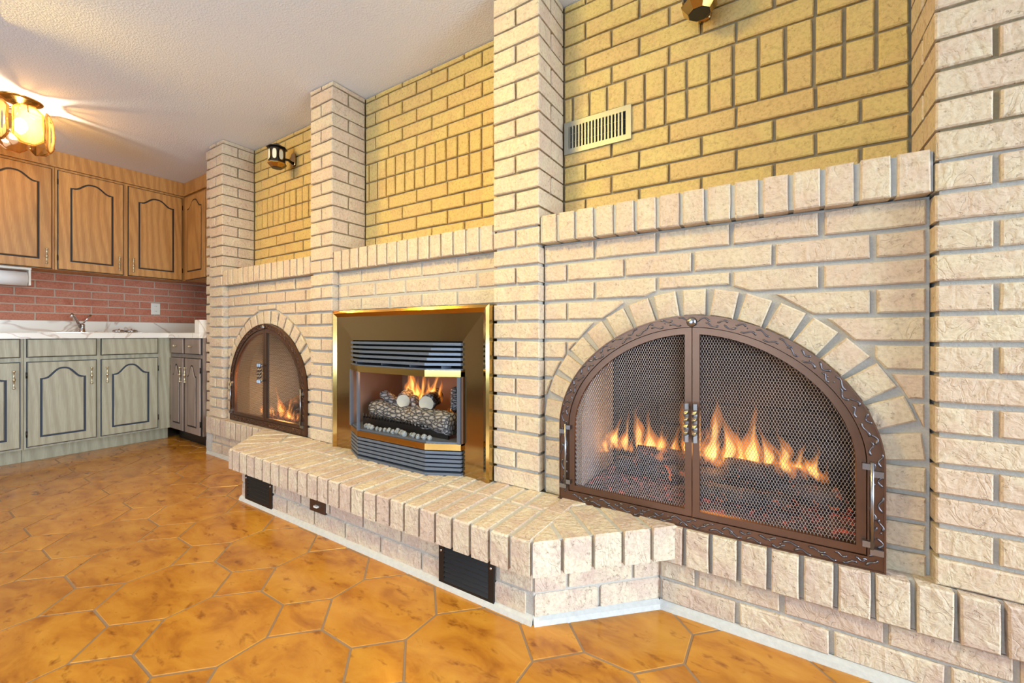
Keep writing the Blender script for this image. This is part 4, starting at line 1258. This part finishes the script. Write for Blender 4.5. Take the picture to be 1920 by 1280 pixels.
# wall lanterns
def lantern(x, z0, label):
    y = YW - .125
    t = thing('wall_lantern', (x, YW, z0 + .08), label, 'wall light', 'brass and black wall lanterns')
    mb = MB(); n = 8
    def ringpts(r, z, a0=PI / 8): return [(x + r * math.cos(a0 + 2 * PI * k / n), y + r * math.sin(a0 + 2 * PI * k / n), z) for k in range(n)]
    def stack(levels, mat, name):
        mb = MB(); vs = []
        for r, z in levels: vs += ringpts(r, z)
        fs = [(i * n + k, i * n + (k + 1) % n, (i + 1) * n + (k + 1) % n, (i + 1) * n + k) for i in range(len(levels) - 1) for k in range(n)]
        fs += [tuple(reversed(range(n))), tuple(range((len(levels) - 1) * n, len(levels) * n))]
        mb.add(vs, fs); return mb.obj(name, M[mat], t, (x, y, z0))
    body = stack([(.044, z0 + .030), (.050, z0 + .034), (.054, z0 + .128), (.050, z0 + .134)], 'black_paint', 'body')
    stack([(.038, z0 + .001), (.059, z0 + .024), (.060, z0 + .031), (.048, z0 + .034)], 'brass', 'bottom_rim')
    stack([(.034, z0 - .001), (.037, z0 + .001)], 'black_paint', 'base_plate')
    stack([(.066, z0 + .134), (.064, z0 + .140), (.030, z0 + .158), (.008, z0 + .172)], 'iron', 'roof')
    for k in range(n):
        a = PI / 8 + 2 * PI * (k + .5) / n
        if math.sin(a) > .5: continue
        ca, sa = math.cos(a), math.sin(a); rr_ = .0515
        mb = MB(); o_ = []; i_ = []
        for q in range(16):
            w = 2 * PI * q / 16; uu = .0135 * math.copysign(abs(math.cos(w)) ** .8, math.cos(w)); zz = .034 * math.copysign(abs(math.sin(w)) ** .7, math.sin(w))
            o_.append((uu, zz))
        FF = lambda u, v, d, ca=ca, sa=sa: (x + (rr_ + d) * ca - u * sa, y + (rr_ + d) * sa + u * ca, z0 + .083 + v)
        mb.prism(o_, -.002, .0015, 0, FF); mb.obj('glass_pane', M['milk_glass'], t, (x, y, z0 + .08))
        mb = MB(); mb.ring([(u * 1.22, v * 1.1) for u, v in o_], o_, -.002, .003, FF); mb.obj('pane_rim', M['brass_satin'], t, (x, y, z0 + .08))
    # back plate and arm
    mb = MB(); o_ = [(x + .026 * math.copysign(abs(math.cos(w)) ** .6, math.cos(w)), z0 + .098 + .048 * math.copysign(abs(math.sin(w)) ** .5, math.sin(w))) for w in [2 * PI * q / 24 for q in range(24)]]
    mb.prism(o_, 0, .014, .004, frame_back(YW)); mb.obj('back_plate', M['brass_satin'], t, (x, YW, z0 + .07))
    mb = MB(); mb.tube([(x, YW - .012, z0 + .07), (x, YW - .045, z0 + .085), (x, y + .048, z0 + .08)], [.010, .008, .008], 8); mb.obj('arm', M['iron'], t, (x, YW - .05, z0))
lantern(-2.946, CAMZ + 1.158, 'small dark wall lantern with oval panes above the kitchen-end mantel')
lantern(-.228, CAMZ + 1.112, 'wall lantern with a gold lower rim at the top above the large fireplace')

# ------------------------------------------------------------------ kitchen
def handle(F, u, v, L, parent, mat='pewter'):
    mb = MB(); c = F(u, v, .03)
    prof = [(.003, -L / 2), (.0075, -L / 2 + .002), (.0075, -L / 2 + .010), (.0042, -L / 2 + .014), (.0048, -.010), (.0085, -.006), (.0085, .006), (.0048, .010), (.0042, L / 2 - .014), (.0075, L / 2 - .010), (.0075, L / 2 - .002), (.003, L / 2)]
    mb.lathe(prof, c, 'z', 10)
    for dz in (-L / 2 + .006, L / 2 - .006):
        a = F(u, v + dz, .0); b = F(u, v + dz, .03); mb.tube([a, b], .004, 6)
    return mb.obj('handle', M[mat], parent, c)
def cathedral(u0, u1, v0, vs, va, n=18):
    pts = [(u0, v0), (u1, v0), (u1, vs)]
    for i in range(n + 1):
        t_ = 1 - i / n; s_ = abs(2 * t_ - 1)
        if s_ > .88: z = vs + (va - vs) * .04 * (1 - s_) / .12
        else: z = vs + (va - vs) * (0.04 + .96 * (0.5 + 0.5 * math.cos(PI * (s_ / .88) ** 1.35)))
        pts.append((u0 + (u1 - u0) * (.04 + .92 * t_), z))
    pts.append((u0, vs))
    return pts
def cab_door(F, u0, u1, v0, v1, parent, mat, gmat, hside, hl=.115, hz=None, hinge=True, pad=.062, arch=.075, shoulder=.115):
    mb = MB(); mb.prism([(u0, v0), (u1, v0), (u1, v1), (u0, v1)], .001, .019, .004, F)
    cx = F((u0 + u1) / 2, (v0 + v1) / 2, .01)
    d = mb.obj('door', M[mat], parent, cx)
    e = .005; mb = MB(); mb.prism([(u0 - e, v0 - e), (u1 + e, v0 - e), (u1 + e, v1 + e), (u0 - e, v1 + e)], .0, .008, 0, F); mb.obj('door_edge', M[gmat], d, cx)
    po = cathedral(u0 + pad, u1 - pad, v0 + pad, v1 - shoulder, v1 - shoulder + arch)
    mb = MB(); mb.prism(po, .0185, .0195, 0, F); mb.obj('groove', M[gmat], d, cx)
    mb = MB(); mb.prism(inset(po, .012), .018, .0235, .004, F); mb.obj('panel', M[mat], d, cx)
    if hside is not None:
        uu = u1 - .028 if hside > 0 else u0 + .028
        handle(F, uu, hz, hl, d)
        if hinge:
            ue = u0 - .004 if hside > 0 else u1 + .004
            for zz in (v0 + .09, v1 - .09):
                mb = MB(); a = F(ue, zz - .022, .014); b = F(ue, zz + .022, .014); mb.tube([a, b], .0045, 6); mb.obj('hinge', M['iron'], d, F(ue, zz, .014))
    return d
def drawer(F, u0, u1, v0, v1, parent, mat, gmat, knob):
    cx = F((u0 + u1) / 2, (v0 + v1) / 2, .01)
    mb = MB(); mb.prism([(u0, v0), (u1, v0), (u1, v1), (u0, v1)], .001, .019, .004, F); d = mb.obj('drawer', M[mat], parent, cx)
    e = .005; mb = MB(); mb.prism([(u0 - e, v0 - e), (u1 + e, v0 - e), (u1 + e, v1 + e), (u0 - e, v1 + e)], .0, .008, 0, F); mb.obj('drawer_edge', M[gmat], d, cx)
    if knob:
        a = F((u0 + u1) / 2, (v0 + v1) / 2, .018); b = F((u0 + u1) / 2, (v0 + v1) / 2, .034); c_ = F((u0 + u1) / 2, (v0 + v1) / 2, .046)
        mb = MB(); mb.tube([a, b], .005, 8); mb.tube([b, F((u0 + u1) / 2, (v0 + v1) / 2, .038), c_], [.008, .013, .006], 10); mb.obj('knob', M['pewter'], d, b)
# base cabinets on the kitchen wall, faces at X = -4.50
XC = -4.50; FL = frame_left(XC)
def base_unit(y0, y1, name, label, doors, drawers):
    t = thing(name, ((XL + XC) / 2, (y0 + y1) / 2, 0), label, 'cabinet', 'grey oak base cabinets on the kitchen wall')
    MB().box(XL + .003, XC, y0, y1, .10, .885).obj('body', M['oak_daylit'], t, (XC - .3, (y0 + y1) / 2, .1))
    MB().box(XL + .003, XC - .07, y0, y1, 0, .10).obj('toe_kick', M['oak_daylit'], t, (XC - .3, (y0 + y1) / 2, 0))
    for (a, b, hs) in doors: cab_door(FL, a, b, .118, .717, t, 'oak_daylit', 'groove_blue', hs, .13, .60, pad=.058)
    for (a, b, kn) in drawers: drawer(FL, a, b, .757, .882, t, 'oak_daylit', 'groove', kn)
base_unit(-0.15, 0.627, 'base_cabinet', 'daylit grey oak base cabinet at the left edge of the kitchen', [(.258, .609, 1), (-.12, .238, -1)], [(.258, .609, True), (-.12, .238, True)])
base_unit(0.629, 1.478, 'sink_cabinet', 'daylit grey oak sink cabinet with two arched doors and two false drawer fronts', [(.646, .999, 1), (1.031, 1.381, -1)], [(.646, .999, False), (1.031, 1.381, False)])
# return run facing the room beside the first pier
YC = 1.480; FR = frame_back(YC)
t = thing('corner_base_cabinet', (-4.2, 1.75, 0), 'narrow-doored brown base cabinet between the sink cabinet and brick pier', 'cabinet')
MB().box(XC + .001, -3.862, YC, 2.035, .10, .885).obj('body', M['oak_corner_lit'], t, (-4.2, 1.7, .1))
MB().box(XC + .001, -3.862, YC + .06, 2.035, 0, .10).obj('toe_kick', M['iron'], t, (-4.2, 1.7, 0))
for (a, b, hs) in ((-4.46, -4.205, 1), (-4.165, -3.885, -1)):
    cab_door(FR, a, b, .105, .717, t, 'oak_corner_lit', 'groove', hs, .13, .58, pad=.055, arch=.09, shoulder=.14)
    drawer(FR, a, b, .757, .882, t, 'oak_corner_lit', 'groove', True)
# worktop with splashback
t = thing('countertop', (-4.8, .8, .89), 'white marble-patterned laminate worktop with low splashback', 'countertop')
mb = MB(); ct = 0.93
mb.prism([(XL + .002, -.15), (XC + .03, -.15), (XC + .03, YC - .03), (-3.86, YC - .03), (-3.86, 2.038), (XL + .002, 2.038)], .887, ct, .004, F=lambda u, v, d: (u, v, d)); mb.obj('worktop', M['marble'], t, (-4.8, .8, .89))
mb = MB(); mb.box(XL + .002, XL + .022, -.15, 2.038, ct, 1.030); mb.box(XL + .022, -3.86, 2.018, 2.038, ct, 1.030); mb.box(-3.94, -3.862, YC - .03, 2.02, ct, 1.033)
mb.obj('splashback', M['marble'], t, (XL + .01, .8, ct))
# brick backsplash
zz = 1.036; k = 0
while zz < 1.44:
    y_ = -.1 + (0.111 if k % 2 else 0) - .003
    while y_ < 2.02:
        a, b = y_, min(y_ + .2125, 2.03)
        if b - a > .03: brick((a + b) / 2, zz + .0285, b - a, .057, XL + .010, .010, wl, 'brick_red', rot=PI / 2, ch=.002)
        y_ += .2225
    zz += .067; k += 1
o = MB().box(XL, XL + .004, -.15, 2.035, 1.03, 1.44).obj('mortar_bed', M['mortar_red'], wl, (XL, .8, 1.03))
# upper cabinets, faces at X = -4.88
XU = -4.88; FU = frame_left(XU)
def upper_unit(y0, y1, label, doors):
    t = thing('wall_cabinet', ((XL + XU) / 2, (y0 + y1) / 2, 1.436), label, 'cabinet', 'honey oak wall cabinets')
    MB().box(XL + .003, XU, y0, y1, 1.436, 2.255).obj('body', M['oak'], t, (XU - .1, (y0 + y1) / 2, 1.436))
    for (a, b, hs) in doors: cab_door(FU, a, b, 1.443, 2.232, t, 'oak', 'groove', hs, .125, 1.535, pad=.065, arch=.06, shoulder=.12)
upper_unit(-.15, .844, 'honey oak wall cabinet above the paper towel holder', [(.432, .826, 1), (.02, .414, -1)])
upper_unit(.846, 1.714, 'honey oak wall cabinet with two arched doors above the faucet', [(.864, 1.256, 1), (1.294, 1.686, -1)])
YU = 1.716; FUR = frame_back(YU)
t = thing('wall_cabinet', (-4.4, 1.86, 1.436), 'narrow oak wall cabinet in the corner beside the brick pier', 'cabinet', 'honey oak wall cabinets')
MB().box(XU + .001, -3.862, YU, 2.035, 1.436, 2.255).obj('body', M['oak'], t, (-4.4, 1.86, 1.436))
cab_door(FUR, -4.845, -4.40, 1.443, 2.232, t, 'oak', 'groove', None, pad=.07)
cab_door(FUR, -4.38, -3.89, 1.443, 2.232, t, 'oak', 'groove', None, pad=.07)
mb = MB(); mb.box(XL, XU + .012, -.15, YU - .012, 2.257, ZC - .001); mb.box(XL, -3.862, YU - .012, 2.03, 2.257, ZC - .001)
mb.box(XU + .012, XU + .022, -.15, YU - .022, 2.255, 2.268); mb.box(XU + .012, -3.862, YU - .022, YU - .012, 2.255, 2.268)
o = mb.obj('trim_3', M['oak'], None, (XU, .8, 2.3)); o['kind'] = 'structure'; o['label'] = 'oak fascia board between the wall cabinets and the ceiling'
# faucet, strainers, outlet, towel holder
t = thing('faucet', (-5.02, 1.03, ct), 'chrome single-lever faucet behind the sink', 'faucet')
mb = MB(); mb.lathe([(.030, 0), (.030, .006), (.021, .014), (.019, .060), (.021, .066), (.012, .078), (.002, .082)], (-5.02, 1.03, ct), 'z', 16); mb.obj('base', M['chrome'], t, (-5.02, 1.03, ct))
mb = MB(); mb.tube([(-5.015, 1.02, ct + .045), (-4.96, .99, ct + .095), (-4.89, .955, ct + .140), (-4.86, .94, ct + .150), (-4.855, .935, ct + .125)], [.012, .011, .010, .011, .012], 10); mb.obj('spout', M['chrome'], t, (-4.95, 1, ct + .05))
mb = MB(); mb.tube([(-5.02, 1.035, ct + .078), (-5.02, 1.06, ct + .12), (-5.02, 1.085, ct + .155)], [.006, .006, .009], 8); mb.obj('lever', M['chrome'], t, (-5.02, 1.05, ct + .1))
t = thing('sink', (-4.80, 1.0, ct), 'stainless sink set into the marble-patterned worktop', 'sink')
mb = MB(); mb.ring([(-5.06, .70), (-4.53, .70), (-4.53, 1.34), (-5.06, 1.34)], [(-4.98, .74), (-4.56, .74), (-4.56, 1.30), (-4.98, 1.30)], ct, ct + .004, F=lambda u, v, d: (u, v, d)); mb.obj('rim', M['chrome'], t, (-4.8, 1, ct))
for i, yy_ in enumerate((1.165, 1.245)):
    s_ = 'left' if i == 0 else 'right'
    t = thing('sink_strainer', (-4.62, yy_, ct + .004), 'shiny round sink strainer, the %s one of two on the worktop' % s_, 'strainer', 'sink strainers on the worktop')
    mb = MB(); mb.lathe([(.030, .004), (.040, .008), (.042, .016), (.036, .022), (.020, .026), (.018, .020), (.002, .020)], (-4.62, yy_, ct), 'z', 20); mb.obj('cup', M['chrome'], t, (-4.62, yy_, ct))
    mb = MB(); mb.lathe([(.004, .020), (.004, .032), (.008, .034), (.002, .038)], (-4.62, yy_, ct), 'z', 10); mb.obj('knob', M['chrome'], t, (-4.62, yy_, ct + .02))
t = thing('outlet', (XL, 1.57, CAMZ + .25), 'white wall outlet on the red brick backsplash', 'outlet')
mb = MB(); mb.prism([(1.533, CAMZ + .19), (1.605, CAMZ + .19), (1.605, CAMZ + .302), (1.533, CAMZ + .302)], .004, .016, .003, frame_left(XL)); mb.obj('plate', M['white_plastic'], t, (XL, 1.57, CAMZ + .25))
for zc_ in (.222, .270):
    FO = frame_left(XL); mb = MB(); mb.prism([(1.569 + .016 * math.cos(a), CAMZ + zc_ + .014 * math.sin(a)) for a in [2 * PI * q / 12 for q in range(12)]], .015, .018, 0, FO)
    s_ = mb.obj('socket', M['white_plastic'], t, (XL, 1.57, CAMZ + zc_))
    mb = MB()
    for du in (-.006, .006): mb.box(XL + .0175, XL + .0185, 1.569 + du - .001, 1.569 + du + .001, CAMZ + zc_ - .003, CAMZ + zc_ + .006)
    mb.obj('slot', M['black'], s_, (XL, 1.57, CAMZ + zc_))
t = thing('paper_towel_holder', (-4.95, .55, 1.43), 'white paper towel roll in a holder under the left wall cabinet', 'paper towels')
mb = MB(); mb.box(-5.0, -4.90, .44, .725, 1.418, 1.434); mb.box(-4.985, -4.915, .713, .725, 1.30, 1.42); mb.obj('holder', M['white_plastic'], t, (-4.95, .6, 1.42))
mb = MB(); mb.tube([(-4.95, .44, 1.35), (-4.95, .708, 1.35)], .055, 24); mb.obj('paper_roll', M['paper'], t, (-4.95, .6, 1.35))

# ceiling lamp of amber bevelled glass panels
LX, LY = -4.00, 0.545
t = thing('ceiling_lamp', (LX, LY, ZC), 'brass ceiling lamp with faceted amber glass panels in the kitchen', 'ceiling light')
mb = MB(); mb.lathe([(.100, 0), (.098, -.006), (.088, -.012), (.080, -.014), (.066, -.022), (.052, -.026), (.030, -.036), (.020, -.050), (.012, -.058)], (LX, LY, ZC), 'z', 32); mb.obj('canopy', M['brass'], t, (LX, LY, ZC))
mb = MB(); mb.tube([(LX, LY, ZC - .05), (LX, LY, ZC - .12)], .010, 10); mb.obj('stem', M['brass'], t, (LX, LY, ZC - .08))
mb = MB(); mb.lathe([(.004, .0), (.022, .02), (.033, .05), (.028, .08), (.014, .10)], (LX, LY, ZC - .215), 'z', 16); mb.obj('bulb', M['bulb'], t, (LX, LY, ZC - .17))
for k in range(6):
    a = math.radians(-57.5 + 60 * k + 4); ca, sa = math.cos(a), math.sin(a); r0 = .122
    zt_, zb2 = ZC - .060, ZC - .300
    def FP(u, v, d, ca=ca, sa=sa): 
        tt = (v - zb2) / (zt_ - zb2); bow = .012 * math.sin(PI * tt)
        return (LX + (r0 + d + bow) * ca - u * sa, LY + (r0 + d + bow) * sa + u * ca, v)
    w_ = .066; cc = .036; h0, h1 = zb2, zt_
    pts = [(-w_ + cc, h0), (w_ - cc, h0), (w_, h0 + cc), (w_, (h0 + h1) / 2), (w_, h1 - cc), (w_ - cc, h1), (-w_ + cc, h1), (-w_, h1 - cc), (-w_, (h0 + h1) / 2), (-w_, h0 + cc)]
    mb = MB(); mb.prism(pts, -.003, .003, .0, FP); pn = mb.obj('glass_panel', M['amber'], t, FP(0, (h0 + h1) / 2, 0))
    mb = MB(); mb.ring(pts, inset(pts, .007), -.0045, .0045, FP); mb.obj('bevelled_edge', M['amber'], pn, FP(0, (h0 + h1) / 2, 0))
    mb = MB()
    mb.tube([FP(w_ + .004, h0 + .044, 0), FP(w_ + .004, h0 + .056, 0)], .006, 6); mb.obj('clip', M['brass'], pn, FP(w_, h0, 0)); mb = MB()
    mb.tube([(LX, LY, zt_ + .004), FP(0, h1 - .03, .0), FP(0, h1 - .05, .006)], .003, 6)
    mb.obj('clip', M['brass'], pn, FP(w_, h1, 0))
light('POINT', 'lamp_bulb_light', (LX, LY, ZC - .165), 20, (1.0, 0.76, 0.48), .018)
